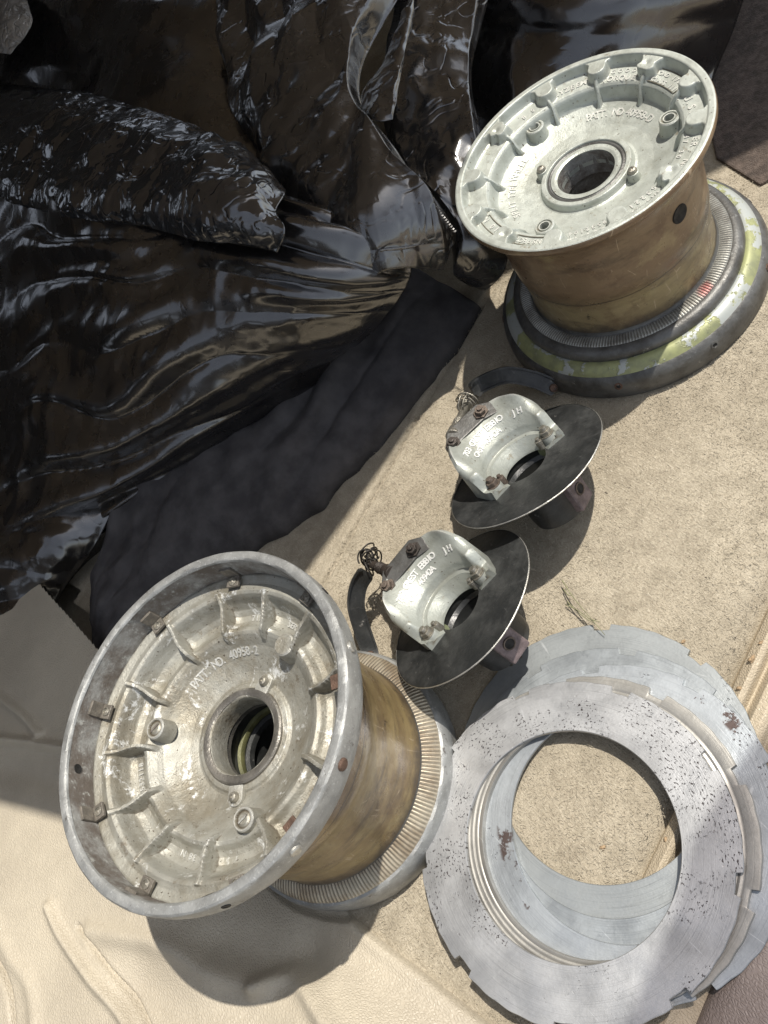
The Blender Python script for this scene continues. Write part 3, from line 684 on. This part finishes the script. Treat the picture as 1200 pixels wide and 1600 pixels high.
# ------------------------------------------------------------------ calipers on their black plates
def caliper(C, n, label, strap, plate_r, hole_c, bolt_mats, bundle):
    n = Vector(n).normalized(); ey = (Vector((0, 1, 0)) - n * n.y).normalized(); ex = ey.cross(n)
    t = empty('brake_caliper')
    M = Matrix((ex, ey, n)).transposed().to_4x4(); M.translation = Vector(C); t.matrix_world = M
    tag(t, label, 'brake caliper', 'brake calipers on black plates')
    # plate: annular with slightly raised bright edge
    lathe('backing_plate', [(.0262, -.0012), (.0264, .0006), (.070, .0008), (.086, .0004), (plate_r - .0008, .0004), (plate_r, 0), (plate_r - .0003, -.0010), (.080, -.0012)], 180, BLACK, t, close=True,
          mod=lambda i, r, z, th: (0 * th, (.0010 * np.sin(th * 2 + .6) + .0005 * np.sin(th * 5)) * (1 if r > .06 else .2)))
    lathe('worn_edge', [(plate_r - .0003, .0009), (plate_r + .0003, .0002), (plate_r - .0002, -.0007)], 180, RIMS, t, mod=lambda i, r, z, th: (0 * th, (.0010 * np.sin(th * 2 + .6) + .0005 * np.sin(th * 5))))
    # housing
    poly = [(-.050, -.010), (-.0545, .018), (-.038, .054), (-.022, .064), (.022, .064), (.038, .054), (.0545, .018), (.050, -.010), (.0, -.06)]
    cx, cy = 0, -.010
    def outer(phi):
        dx, dy = math.sin(phi), math.cos(phi); best = 9
        for (x0, y0), (x1, y1) in zip(poly, poly[1:] + poly[:1]):
            den = dx * (y1 - y0) - dy * (x1 - x0)
            if abs(den) < 1e-9: continue
            tt = ((x0 - cx) * (y1 - y0) - (y0 - cy) * (x1 - x0)) / den; uu = ((x0 - cx) * dy - (y0 - cy) * dx) / den
            if tt > 0 and -1e-6 <= uu <= 1 + 1e-6: best = min(best, tt)
        return best
    N = 120; ph = np.linspace(R(-97), R(97), N); O = np.array([outer(p) for p in ph])
    for _ in range(4): O[1:-1] = (O[:-2] + 2 * O[1:-1] + O[2:]) / 4
    V = []
    def band(q):
        return float(1 - ss(44, 74, q))
    for p, ro in zip(ph, O):
        q = abs(math.degrees(p)); f = band(q); e = float(ss(74, 84, q))
        h1 = (.024 * f + .020 * (1 - f)) * (1 - e) + .008 * e; h2 = (.041 * f + .030 * (1 - f)) * (1 - e) + .0105 * e; h3 = (.053 * f + .030 * (1 - f)) * (1 - e) + .0105 * e
        ri = .0310; rt = .0405; m1 = rt + .0125 * f + .004 * (1 - f); m3 = max(ro - .004, m1 + .002)
        S_ = [(.0262, -.001), (.0268, h1 * .10), (.0340, h1 * .52), (.0350, h1 * .60), (rt - .0010, h1 * .62), (rt - .0002, h1 * .66), (rt, h1 * .96), (rt + .0012, h1 + .0012 * (1 - e)),
              (m1 - .0012, h2 - .0012 * (1 - e)), (m1 + .0006, h2 + .0004), (m1 * .35 + m3 * .65, h2 * .35 + h3 * .65), (m3, h3), (max(ro, m3 + .001), h3 - .003 * (1 - e)), (max(ro, m3 + .001) + .0010, 0)]
        for r_, z_ in S_: V.append((cx + r_ * math.sin(p), cy + r_ * math.cos(p), z_))
    k = 14; F = []
    for i in range(N - 1):
        for j in range(k - 1): F.append((i * k + j, (i + 1) * k + j, (i + 1) * k + j + 1, i * k + j + 1))
    F.append(tuple(range(k))[::-1]); F.append(tuple((N - 1) * k + j for j in range(k)))
    MS = m_silver((0, 0, 0) if strap == 'hang' else (3, 1, 5), .78); hs = mesh('housing', V, F, MS, t); hs.data.set_sharp_from_angle(angle=R(50))
    # lettering on the sloped band
    sl = math.atan(1.446)
    for s, r_, a0, a1, sz in (('703 CREST EBBIO', .0520, -41, 23, .0092), ('CAST 40942A', .0462, -34, 13, .0086), ('JH', .0505, 41, 49, .0090)):
        VV = []; FF = []
        for i, ch in enumerate(s):
            if ch == ' ': continue
            a = R(a0 + (a1 - a0) * i / (len(s) - 1)); vs, fs = glyph(ch, sz, .0010); b = len(VV)
            zz = .0264 + (r_ - .0432) * math.tan(sl)
            Mx = Matrix.Translation((cx, cy, 0)) @ Matrix.Rotation(-a, 4, 'Z') @ Matrix.Translation((0, r_, zz)) @ Matrix.Rotation(sl, 4, 'X') @ Matrix.Translation((0, -sz * .35, .0004))
            VV += [Mx @ v for v in vs]; FF += [tuple(b + q for q in f) for f in fs]
        mesh('cast_lettering', VV, FF, LETT, t, smooth=False)
    # dark cover plate with two nuts on the far slope
    bm = bmesh.new()
    Mc = Matrix.Translation((-.002, .0555, .0488)) @ Matrix.Rotation(R(32), 4, 'X')
    prism(bm, [(-.040, -.018), (-.022, -.0085), (.010, -.0085), (.026, -.014), (.030, .002), (.018, .012), (-.024, .012), (-.040, -.002)], -.004, .0035, Mc); bev(bm, .0012)
    cv = frombm('cover_plate', bm, IRON, t)
    for x in (-.031, .014):
        bm = bmesh.new(); Mn = Mc @ Matrix.Translation((x, -.001 if x > 0 else -.006, .0035))
        prism(bm, [(.0090 * math.cos(a), .0075 * math.sin(a)) for a in np.arange(6) * PI / 3 + .3], -.001, .0025, Mn)
        prism(bm, [(.0058 * math.cos(a), .0058 * math.sin(a)) for a in np.arange(6) * PI / 3], .0025, .0075, Mn)
        cyl(bm, Mn @ Vector((0, 0, .0075)), Mn @ Vector((0, 0, .0100)), .0028, seg=14); bev(bm, .0005)
        frombm('nut', bm, (OLDB if x < 0 else DARKB) if strap == 'hang' else (DARKB if x < 0 else OLDB), cv, False)
    # bolts at the two ends
    for (x, y), bmt in zip(((-.0385, -.006), (.0370, -.006)), bolt_mats):
        bm = bmesh.new(); cyl(bm, (x, y, -.001), (x, y, .0100), .0085, .0080, 24); bev(bm, .0008); lug = frombm('end_lug', bm, MS, t, True, 40)
        bm = bmesh.new(); cyl(bm, (x, y, .0100), (x, y, .0112), .0080, seg=24)
        prism(bm, [(x + .0066 * math.cos(a), y + .0066 * math.sin(a)) for a in np.arange(6) * PI / 3 + .4], .0112, .0160)
        cyl(bm, (x, y, .0160), (x, y, .0200), .0040, .0036, 16); bev(bm, .0006)
        frombm('bolt', bm, bmt, lug)
        s = -1 if x > 0 else 1
        bm = bmesh.new(); cyl(bm, (x + s * .0105, y + .003, .0), (x + s * .0105, y + .003, .0105), .0042, seg=16); cyl(bm, (x + s * .0105, y + .003, .0105), (x + s * .0105, y + .003, .0135), .0024, seg=14); bev(bm, .0006)
        frombm('bleed_fitting', bm, bmt, t)
    # green-grey inner sleeve seen through the plate's hole
    lathe('inner_sleeve', [(.0259, -.0012), (.0256, -.003), (.0250, -.022), (.0225, -.024)], 96, m_simple('olive_liner', (.27, .30, .18), .5, .2, .3, 60), t)
    # black socket below
    Cb = (0, -.016)
    cyo = lathe('axle_socket', [(.0345, -.001), (.0350, -.010), (.0320, -.014), (.0310, -.050), (.0300, -.058), (.0270, -.058), (.0265, -.012)], 72, BLACK, t, angle=30); cyo.location = (Cb[0], Cb[1], 0)
    a = R(-62 if strap == 'floor' else -80)
    Ml = Matrix.Translation((Cb[0], Cb[1], 0)) @ Matrix.Rotation(a, 4, 'Z')
    bm = bmesh.new(); prism(bm, [(-.006, -.013), (.012, -.013), (.012, .013), (-.006, .013)], -.056, -.016, Ml @ Matrix.Translation((.0245, 0, 0))); bev(bm, .003, 3)
    lg = frombm('torque_lug', bm, PINK, t)
    o = lathe('lug_hole', [(.0050, -.0005), (.0052, .0012), (.0064, .0012), (.0070, -.0006)], 24, [OLDB], lg)
    o.matrix_basis = Ml @ Matrix.Translation((.0367, 0, -.036)) @ Matrix.Rotation(PI / 2, 4, 'Y')
    o = lathe('lug_bore_disc', [(.0001, .0008), (.0049, .0008), (.0050, -.0005)], 24, [HOLE_SHADE], lg)  # dark disc paints the shade inside the lug's hole
    o.matrix_basis = Ml @ Matrix.Translation((.0367, 0, -.036)) @ Matrix.Rotation(PI / 2, 4, 'Y')
    inv = M.inverted()
    # strap lever (world points -> local)
    if strap == 'hang': pth = [(573, 893, .062), (560, 915, .055), (556, 945, .045), (563, 975, .03), (575, 1010, .012), (580, 1030, .006)]
    else: pth = [(738, 612, .055), (752, 600, .05), (790, 586, .045), (830, 592, .03), (856, 602, .02), (868, 608, .014)]
    P = crom([at(*p) for p in pth], 6); P = [inv @ Vector(p) for p in P]
    bm = bmesh.new(); wdt = .0095; nlast = None
    rows = []
    for i, p in enumerate(P):
        d = (P[min(i + 1, len(P) - 1)] - P[max(i - 1, 0)]).normalized(); nn = inv.to_3x3() @ Vector(((.0, -.75, .65) if strap == 'hang' else (0.0, -.85, .5)))
        nn = (nn - d * nn.dot(d)).normalized(); s_ = d.cross(nn); w_ = wdt * (.75 if i in (0, len(P) - 1) else 1)
        rows.append([bm.verts.new(p + s_ * a_ + nn * b_) for a_, b_ in ((-w_, -.0015), (w_, -.0015), (w_, .004), (w_ - .0022, .004), (w_ - .0022, .0005), (-w_ + .0022, .0005), (-w_ + .0022, .004), (-w_, .004))])
    for r0, r1 in zip(rows[:-1], rows[1:]):
        for j in range(8): bm.faces.new((r0[j], r0[(j + 1) % 8], r1[(j + 1) % 8], r1[j]))
    bm.faces.new(rows[0][::-1]); bm.faces.new(rows[-1]); bmesh.ops.recalc_face_normals(bm, faces=bm.faces)
    lv = frombm('brake_lever', bm, BLACK, t)
    p = P[-3]; d = (P[-1] - P[-5]).normalized(); nn = inv.to_3x3() @ Vector(((.0, -.75, .65) if strap == 'hang' else (0.0, -.85, .5)))
    o = lathe('lever_hole', [(.0001, .0004), (.0030, .0004), (.0034, .0014), (.0045, .0012), (.005, -.0004)], 20, RUSTY, lv); o.matrix_basis = Matrix.Translation(p + nn.normalized() * .0008) @ nn.normalized().to_track_quat('Z', 'Y').to_matrix().to_4x4()
    # wire / spring bundle
    wp = [inv @ Vector(at(*p)) for p in bundle]
    c0 = wp[0]; bm = bmesh.new(); rg = random.Random(3 if strap == 'hang' else 5)
    for k in range(7 if strap == 'hang' else 4):
        ax = Vector((rg.uniform(-1, 1), rg.uniform(-1, 1), rg.uniform(-.2, 1))).normalized(); u_ = ax.orthogonal().normalized(); v_ = ax.cross(u_); rr = rg.uniform(.006, .0125)
        cc = c0 + Vector((rg.uniform(-.009, .009), rg.uniform(-.007, .007), rg.uniform(-.003, .006)))
        tube(bm, [cc + (u_ * math.cos(q) + v_ * math.sin(q) * .8) * rr + ax * .0010 * q for q in np.linspace(0, rg.uniform(7, 12), 48)], .0009, 6)
    tube(bm, [c0 + (wp[1] - c0) * q + Vector((0, 0, .004 * math.sin(q * 9))) for q in np.linspace(-.4, 1.1, 24)], .0013, 6)
    frombm('wire_bundle', bm, WIRE if strap == 'hang' else STEEL, t, True)
    # threaded adjuster from the cover to the bundle
    e0 = Vector((-.022, .064, .050)); dd = (c0 - e0); L_ = dd.length; dd.normalize()
    bm = bmesh.new()
    cyl(bm, e0 - dd * .006, e0 + dd * .010, .0085, .0075, 24); cyl(bm, e0 + dd * .010, e0 + dd * L_ * .95, .0050, .0046, 20)
    for k in range(7): cyl(bm, e0 + dd * (.011 + k * .0024), e0 + dd * (.0124 + k * .0024), .0064, seg=20)
    if strap != 'hang':
        cyl(bm, e0 + dd * L_ * .9, e0 + dd * (L_ * .9 + .003), .0095, seg=24); cyl(bm, e0 + dd * (L_ * .9 + .003), e0 + dd * (L_ * .9 + .006), .0070, seg=24); cyl(bm, e0 + dd * (L_ * .9 + .006), e0 + dd * (L_ * .9 + .012), .0028, seg=16)
    bev(bm, .0004, 1)
    frombm('adjuster', bm, DARKB if strap == 'hang' else STEEL, t, False)
    return t
caliper((.1316, .489, .070), (.091, .425, .90), 'brake caliper on black plate nearest the silver wheel, spring adjuster and black lever behind it', 'floor', .0883, None, (OLDB, STEEL), [(728, 632, .060), (752, 655, .055)])
caliper((-.0178, .4307, .070), (-.084, .462, .883), 'brake caliper on black plate with tangled dark wires, between the weathered wheel and the discs', 'hang', .0891, None, (STEEL, STEEL), [(578, 880, .062), (600, 892, .058)])

# ------------------------------------------------------------------ bags and cloth
FD = {}
def facets(p, f, seed):
    if seed not in FD:
        rg = random.Random(int(seed * 100)); L_ = []
        for k in range(9):
            v = Vector((rg.gauss(0, 1), rg.gauss(0, 1), rg.gauss(0, 1))).normalized(); L_.append((v, rg.uniform(.5, 2.4), rg.uniform(0, 9), rg.uniform(1.5, 4)))
        FD[seed] = L_
    q = p * f; d = 0.
    wv = mn.noise_vector(q * .35) * .9
    for v, s_, o_, e_ in FD[seed]:
        x = (q + wv).dot(v) * s_ * .55 + o_; x = abs(x - math.floor(x) - .5) * 2
        g = .5 + .5 * mn.noise(q * .5 + Vector((o_, 0, e_))) 
        d += x / s_ * g
    return d * .45
def patch(name, rows, m, k=26, amp=.006, freq=14., aniso=(1, 1), seed=0., fold=0., folddir=(0, 1), foldf=20., thick=.0012, parent=None, crumple=0., cf=16.):
    """a plastic or cloth skin through control points (u,v,z), crumpled along its normal"""
    P = np.array([[at(*p) for p in r] for r in rows]); G = crom(P, k); G = np.swapaxes(crom(np.swapaxes(G, 0, 1), k), 0, 1)
    du = np.gradient(G, axis=0); dv = np.gradient(G, axis=1); N = np.cross(du, dv); N /= np.linalg.norm(N, axis=2, keepdims=True) + 1e-12
    if N[..., 2].mean() < 0: N = -N
    n0, n1 = G.shape[:2]; S, T = np.meshgrid(np.linspace(0, len(rows) - 1, n0), np.linspace(0, len(rows[0]) - 1, n1), indexing='ij')
    D = np.zeros((n0, n1))
    for i in range(n0):
        for j in range(n1):
            p = Vector(G[i, j]); q = Vector((p.x * aniso[0], p.y * aniso[1], p.z)) * freq + Vector((seed, seed * 2, 0))
            d = 0.
            if amp:
                a_ = mn.noise(q); b_ = mn.noise(q * 2.3 + Vector((5, 1, 2))); c_ = mn.noise(q * 5.1)
                d += amp * ((1 - abs(a_) * 2.2) + .5 * (1 - abs(b_) * 2.2) + .2 * (1 - 2 * abs(c_)))
            if crumple:
                d += crumple * facets(p, cf, seed)
            if False:
                q2 = p * cf + Vector((seed * 3, 0, seed)); q2 = q2 + mn.noise_vector(q2 * .7) * .6
                dd, pp = mn.voronoi(q2); d += crumple * (dd[1] - dd[0]) ; dd, pp = mn.voronoi(q2 * 2.2); d += crumple * .4 * (dd[1] - dd[0])
            if fold:
                s_ = S[i, j] * folddir[0] + T[i, j] * folddir[1]
                s_ += .30 * mn.noise(p * 6 + Vector((seed, 0, 0))) + .12 * mn.noise(Vector((p.x * 9, p.y * 9, p.z * 26)))
                env = max(.12, .45 + .9 * mn.noise(p * 6 + Vector((0, seed, 3))))
                d += fold * env * (abs(math.sin(s_ * foldf)) ** .6 + .4 * math.sin(s_ * foldf * 2.3 + T[i, j] * 2))
            D[i, j] = d
    e = np.minimum(np.minimum(S / (len(rows) - 1), 1 - S / (len(rows) - 1)), np.minimum(T / (len(rows[0]) - 1), 1 - T / (len(rows[0]) - 1)))
    G = G + N * (D * (.35 + .65 * ss(0, .08, e)))[..., None]
    o = grid(name, G[..., 0], G[..., 1], G[..., 2], m, parent)
    if thick:
        md = o.modifiers.new('thickness', 'SOLIDIFY'); md.thickness = thick; md.offset = -1
    return o
# bag resting lower left
bagA = empty('rubbish_bag', tuple(at(150, 900, 0)))
tag(bagA, 'bulging black bin bag with stretched horizontal folds, beside the dark cloth', 'rubbish bag', 'black rubbish bags')
def adopt(o, root):
    o.parent = root; o.matrix_parent_inverse = Matrix.Translation(-Vector(root.location)); return o
adopt(patch('bag_body', [
    [(-250, 180, 0.2592), (-60, 190, 0.2664), (100, 200, 0.2736), (260, 230, 0.2664), (420, 300, 0.2520), (560, 350, 0.2160), (640, 400, 0.1728)],
    [(-250, 340, 0.2592), (-60, 330, 0.2736), (100, 340, 0.2772), (260, 350, 0.2700), (420, 380, 0.2520), (550, 410, 0.2160), (640, 430, 0.1584)],
    [(-250, 480, 0.2160), (-60, 470, 0.2340), (100, 460, 0.2376), (250, 455, 0.2376), (400, 455, 0.2232), (520, 460, 0.1872), (620, 470, 0.1296)],
    [(-250, 620, 0.1512), (-60, 610, 0.1728), (90, 600, 0.1836), (230, 580, 0.1872), (370, 550, 0.1728), (490, 530, 0.1440), (575, 520, 0.0936)],
    [(-250, 780, 0.0864), (-60, 760, 0.1044), (80, 745, 0.1116), (200, 700, 0.1116), (330, 650, 0.1008), (440, 600, 0.0792), (520, 560, 0.0504)],
    [(-250, 930, 0.0360), (-60, 910, 0.0432), (50, 880, 0.0468), (160, 800, 0.0432), (280, 730, 0.0432), (390, 660, 0.0360), (470, 600, 0.0216)],
    [(-250, 1060, 0.0000), (-60, 1040, 0.0000), (30, 1000, 0.0000), (130, 880, 0.0000), (250, 790, 0.0000), (360, 700, 0.0000), (440, 630, 0.0000)]],
    BAGM, k=38, amp=.003, freq=7, aniso=(.6, 1.6), seed=1.2, fold=.017, folddir=(1, .10), foldf=4.4, crumple=.007, cf=7), bagA)
adopt(patch('bag_bottom_gather', [
    [(-120, 800, .10), (0, 780, .10), (90, 770, .09), (190, 770, .05)],
    [(-120, 880, .08), (0, 860, .09), (80, 850, .08), (150, 850, .04)],
    [(-120, 960, .05), (0, 950, .05), (60, 930, .04), (100, 920, .02)],
    [(-120, 1050, .01), (0, 1050, .01), (40, 1040, .01), (62, 1010, .0)]], BAGM, k=34, amp=.002, freq=12, seed=4., fold=.007, folddir=(1, -.25), foldf=6.), bagA)
# bag with the blue-sheened flap, behind the first
bagB = empty('rubbish_bag', tuple(at(150, 500, 0)))
tag(bagB, 'black bin bag lying behind the bulging one, its crinkled flap catching a blue sheen', 'rubbish bag', 'black rubbish bags')
adopt(patch('bag_flap', [
    [(-160, 90, .27), (0, 130, .28), (140, 150, .29), (260, 185, .285), (350, 225, .28), (430, 290, .27)],
    [(-160, 150, .285), (0, 190, .30), (140, 205, .31), (255, 235, .30), (350, 262, .305), (446, 305, .28)],
    [(-160, 200, .285), (0, 245, .30), (130, 262, .305), (240, 280, .30), (345, 305, .31), (432, 335, .285)],
    [(-160, 240, .285), (0, 285, .295), (120, 315, .30), (230, 325, .30), (340, 345, .30), (448, 360, .28)],
    [(-160, 275, .275), (0, 318, .28), (115, 342, .285), (225, 352, .285), (335, 372, .28), (437, 392, .262)]], BAGW, k=46, amp=.0018, freq=24, aniso=(1,1), seed=2.2, crumple=.015, cf=19), bagB)
adopt(patch('bag_body', [
    [(-300, -260, .20), (-100, -200, .22), (150, -150, .24), (350, -120, .24), (470, -100, .18)],
    [(-300, -120, .26), (-100, -80, .30), (150, -40, .31), (330, -20, .29), (450, 20, .20)],
    [(-300, 0, .27), (-100, 40, .29), (130, 60, .29), (310, 80, .27), (440, 130, .18)],
    [(-300, 120, .24), (-100, 140, .25), (130, 160, .25), (300, 190, .24), (450, 250, .16)],
    [(-300, 320, .18), (-100, 330, .19), (130, 320, .19), (300, 330, .18), (470, 380, .12)]], BAGM, k=26, amp=.004, freq=7, seed=3.1, crumple=.022, cf=9), bagB)
# crumpled open bag in the middle
bagC = empty('rubbish_bag', tuple(at(560, 400, 0)))
tag(bagC, 'crumpled open black bag hanging in the top middle, with a serrated torn edge', 'rubbish bag', 'black rubbish bags')
adopt(patch('bag_front', [
    [(330, -140, 0.2552), (450, -140, 0.2726), (560, -140, 0.2668), (680, -140, 0.2552)],
    [(372, 0, 0.2494), (450, 0, 0.2726), (540, 0, 0.2697), (640, 0, 0.2552)],
    [(378, 90, 0.2436), (450, 90, 0.2639), (520, 100, 0.2610), (585, 90, 0.2494)],
    [(400, 170, 0.2320), (460, 180, 0.2494), (520, 190, 0.2494), (570, 170, 0.2436)],
    [(440, 240, 0.2146), (490, 250, 0.2320), (560, 250, 0.2320), (630, 250, 0.2204)],
    [(472, 320, 0.1914), (530, 330, 0.2146), (600, 330, 0.2088), (680, 320, 0.1856)],
    [(490, 380, 0.1682), (550, 385, 0.1914), (610, 375, 0.1856), (710, 360, 0.1566)],
    [(500, 398, 0.1566), (552, 412, 0.1682), (610, 405, 0.1682), (680, 378, 0.1508)]], BAGC, k=42, amp=.0008, freq=18, seed=6.6, crumple=.042, cf=15), bagC)
adopt(patch('bag_cuff', [
    [(648, -20, 0.2726), (646, 0, 0.2726), (640, 20, 0.2697)],
    [(600, 100, 0.2639), (620, 95, 0.2668), (632, 90, 0.2639)],
    [(567, 150, 0.2610), (595, 150, 0.2639), (622, 150, 0.2610)],
    [(572, 185, 0.2552), (592, 190, 0.2610), (614, 188, 0.2552)]], BAGC, k=24, amp=.002, freq=24, seed=2.6, crumple=.006, cf=24), bagC)
adopt(patch('bag_back', [
    [(600, -140, 0.2320), (700, -120, 0.2088), (790, -60, 0.1856)],
    [(620, 20, 0.2204), (690, 60, 0.2030), (738, 110, 0.1798)],
    [(600, 180, 0.1972), (690, 180, 0.1798), (752, 210, 0.1566)],
    [(640, 280, 0.1624), (710, 290, 0.1450), (765, 310, 0.1160)],
    [(700, 370, 0.1276), (740, 385, 0.0986), (768, 395, 0.0696)],
    [(720, 400, 0.0580), (750, 402, 0.0290), (770, 405, 0.0000)]], BAGC, k=30, amp=.003, freq=14, seed=8.8, crumple=.026, cf=13), bagC)
# serrated edge: little teeth along the torn hem
bm = bmesh.new(); E_ = crom([at(*p) for p in [(640, 5, 0.2622), (602, 98, 0.2593), (567, 150, 0.2581), (590, 205, 0.2506), (625, 258, 0.2349), (670, 312, 0.2117), (712, 365, 0.1868)]], 30)
for i in range(0, len(E_) - 1, 2):
    a, b = Vector(E_[i]), Vector(E_[i + 1]); d = (b - a).normalized(); s_ = d.cross(Vector((0, -.6, .8))).normalized()
    tip = a + s_ * .0022 + Vector((0, -.001, .001)); q = [bm.verts.new(v) for v in (a - s_ * .002, b - s_ * .002, b, tip, a)]; bm.faces.new(q)
o = frombm('serrated_hem', bm, m_simple('hem_plastic', (.09, .085, .08), .3), None); md = o.modifiers.new('thickness', 'SOLIDIFY'); md.thickness = .0006
adopt(o, bagC)
# dark bag behind the silver wheel
bagD = empty('rubbish_bag', tuple(at(950, 60, 0)))
tag(bagD, 'low flat black bag spread behind the silver wheel', 'rubbish bag', 'black rubbish bags')
adopt(patch('bag_body', [
    [(560, -260, .05), (800, -260, .10), (1000, -260, .10), (1180, -260, .06)],
    [(600, -60, .12), (800, -60, .18), (960, -60, .17), (1170, -60, .10)],
    [(640, 60, .12), (800, 60, .15), (960, 60, .13), (1150, 30, .06)],
    [(680, 200, .08), (800, 200, .10), (960, 170, .06), (1118, 110, .015)],
    [(730, 400, .0), (800, 360, .01), (950, 290, .0), (1090, 215, .0)]], BAGM, k=26, amp=.003, freq=8, seed=9.2, crumple=.007, cf=8), bagD)
# pale crumpled scrap at the top left corner
PALE = m_bag('pale_grey_plastic', .3, (.22, .205, .185), 1., 40)
o = patch('plastic_scrap', [
    [(-90, -60, 0.3456), (-20, -60, 0.3528), (30, -40, 0.3456)], [(-90, 0, 0.3456), (-10, 0, 0.3600), (46, 10, 0.3528)], [(-90, 50, 0.3384), (-10, 50, 0.3528), (50, 42, 0.3456)], [(-90, 95, 0.3276), (-10, 85, 0.3384), (18, 86, 0.3348)]], PALE, k=26, amp=.002, freq=20, seed=1, crumple=.01, cf=18)
tag(o, 'pale grey crumpled plastic scrap on the bags in the top left corner', 'plastic scrap')
# cloth
o = patch('folded_jacket', [
    [(150, 925, .012), (170, 830, .035), (196, 738, .055), (300, 700, .05), (420, 610, .04), (530, 500, .035), (650, 420, .03)],
    [(148, 960, .012), (190, 870, .030), (250, 790, .045), (340, 730, .045), (460, 640, .04), (570, 530, .03), (680, 440, .025)],
    [(150, 985, .010), (215, 905, .024), (290, 830, .034), (400, 750, .03), (500, 670, .028), (600, 570, .022), (710, 455, .02)],
    [(150, 1012, .004), (240, 940, .012), (330, 870, .012), (440, 800, .012), (535, 720, .010), (640, 600, .008), (742, 476, .006)],
    [(160, 1012, .001), (250, 945, .001), (345, 872, .001), (450, 802, .001), (545, 722, .001), (648, 602, .001), (744, 480, .001)]],
    CLOTH, k=26, amp=.009, freq=7, aniso=(1, .8), seed=5.5, fold=.009, folddir=(1, .6), foldf=2.6, crumple=.010, cf=10, thick=.003)
tag(o, 'dark navy cloth jacket spread flat between the bags and the wheels', 'jacket')

# ------------------------------------------------------------------ straw and crumbs
STRAW = m_simple('dry_grass', (.27, .27, .15), .7, 0, .4, 200)
bm = bmesh.new()
for pth in ([(878, 906, .010), (890, 925, .012), (905, 945, .013), (925, 968, .014), (945, 992, .010)], [(884, 945, .004), (905, 955, .010), (928, 972, .013)], [(880, 920, .006), (888, 930, .011), (893, 930, .012)], [(886, 940, .003), (910, 962, .010), (930, 975, .012)], [(925, 968, .014), (938, 972, .012)]):
    P = crom([at(*p) for p in pth], 6); tube(bm, P, [.0006 - .0003 * i / len(P) for i in range(len(P))], 6)
tag(frombm('grass_sprig', bm, STRAW, None, True), 'dry green grass sprig lying across the edge of the brake discs', 'grass sprig')
CR = m_simple('orange_crumb', (.38, .27, .16), .8, 0, .4, 200)
for (u, v, z, s, lab) in ((942, 1324, 0, .0024, 'tiny orange crumb on the carpet in the middle of the discs'), (1041, 1314, -.0, .0028, 'orange crumb near the carpet edge inside the discs'), (1175, 1030, .003, .0034, 'largest orange crumb on the ridged sill'), (1155, 1076, .003, .0024, 'small brown crumb low on the ridged sill'), (1068, 1002, .001, .0020, 'flat orange crumb on the carpet above the discs'), (1190, 1004, .003, .0022, 'tiny orange crumb high on the ridged sill')):
    bm = bmesh.new(); bmesh.ops.create_icosphere(bm, subdivisions=3, radius=s)
    for vv in bm.verts: vv.co *= 1 + .9 * mn.noise(vv.co * 700 + Vector((u, v, 0))); vv.co.z *= .45
    o = frombm('crumb', bm, CR, None, True); o.rotation_euler = (0, 0, u); o.scale = (1, .65 + .3 * ((u * 7) % 1), 1); o.location = at(u, v, z); tag(o, lab, 'crumb', 'crumbs on the floor')

# ------------------------------------------------------------------ short loose fibres of the carpet
NP = 110000
px = rng.uniform(-.36, .60, NP); py = rng.uniform(.13, .95, NP)
dl = (px - L1b[0]) * L1n[0] + (py - L1b[1]) * L1n[1]; ds_, ss_ = seg_d(px, py, te)
k = (dl < -.002) & ~((ss_ < 0) & (ds_ > -.1)) & (np.hypot(px - .387, py - .597) > .14) & (np.hypot(px + .0992, py - .2228) < 9)
px, py = px[k], py[k]; n = len(px)
az = rng.uniform(0, 2 * PI, n) + .0; L = rng.uniform(.0018, .0048, n); tl = rng.uniform(.9, 1.45, n); wd = rng.uniform(.00012, .00026, n)
dx, dy = np.cos(az), np.sin(az); sx, sy = -dy * wd, dx * wd; z0 = np.full(n, .0002)
az2 = az + rng.normal(0, .7, n)
mx = px + dx * np.sin(tl) * L * .5; my = py + dy * np.sin(tl) * L * .5; mz = z0 + np.cos(tl) * L * .9 + .0004
ex_, ey_ = mx + np.cos(az2) * L * .5, my + np.sin(az2) * L * .5; ez = mz - .0002
V = np.stack([np.stack([px - sx, py - sy, z0], 1), np.stack([px + sx, py + sy, z0], 1), np.stack([mx + sx, my + sy, mz], 1), np.stack([mx - sx, my - sy, mz], 1), np.stack([ex_, ey_, ez], 1)], 1).reshape(-1, 3)
me = bpy.data.meshes.new('carpet_pile'); b0 = np.arange(n) * 5
me.vertices.add(n * 5); me.vertices.foreach_set('co', V.astype(np.float32).ravel())
lp = np.stack([b0, b0 + 1, b0 + 2, b0 + 3, b0 + 3, b0 + 2, b0 + 4], 1).ravel(); me.loops.add(len(lp)); me.loops.foreach_set('vertex_index', lp.astype(np.int32))
me.polygons.add(2 * n); me.polygons.foreach_set('loop_start', np.stack([np.arange(n) * 7, np.arange(n) * 7 + 4], 1).ravel().astype(np.int32))
me.update(calc_edges=True); me.validate()
fb_ = NB('carpet_fibre'); cf_ = fb_.mix(fb_.rng(fb_.noise(500, 2), .35, .65), (.51, .455, .355), (.36, .31, .23)); cf_ = fb_.mix(fb_.math('MULTIPLY', fb_.rng(fb_.noise(5, 5, .6), .35, .7), .85), cf_, (.33, .29, .22)); cf_ = fb_.mix(fb_.math('MULTIPLY', fb_.rng(fb_.noise(38, 5, .7), .38, .66), .5), cf_, (.26, .225, .17))
tag(link('carpet_pile', me, fb_.done(cf_, .9, spec=.15), None, False), 'short curly beige carpet fibres between the wheels and discs', 'carpet pile', kind='stuff')
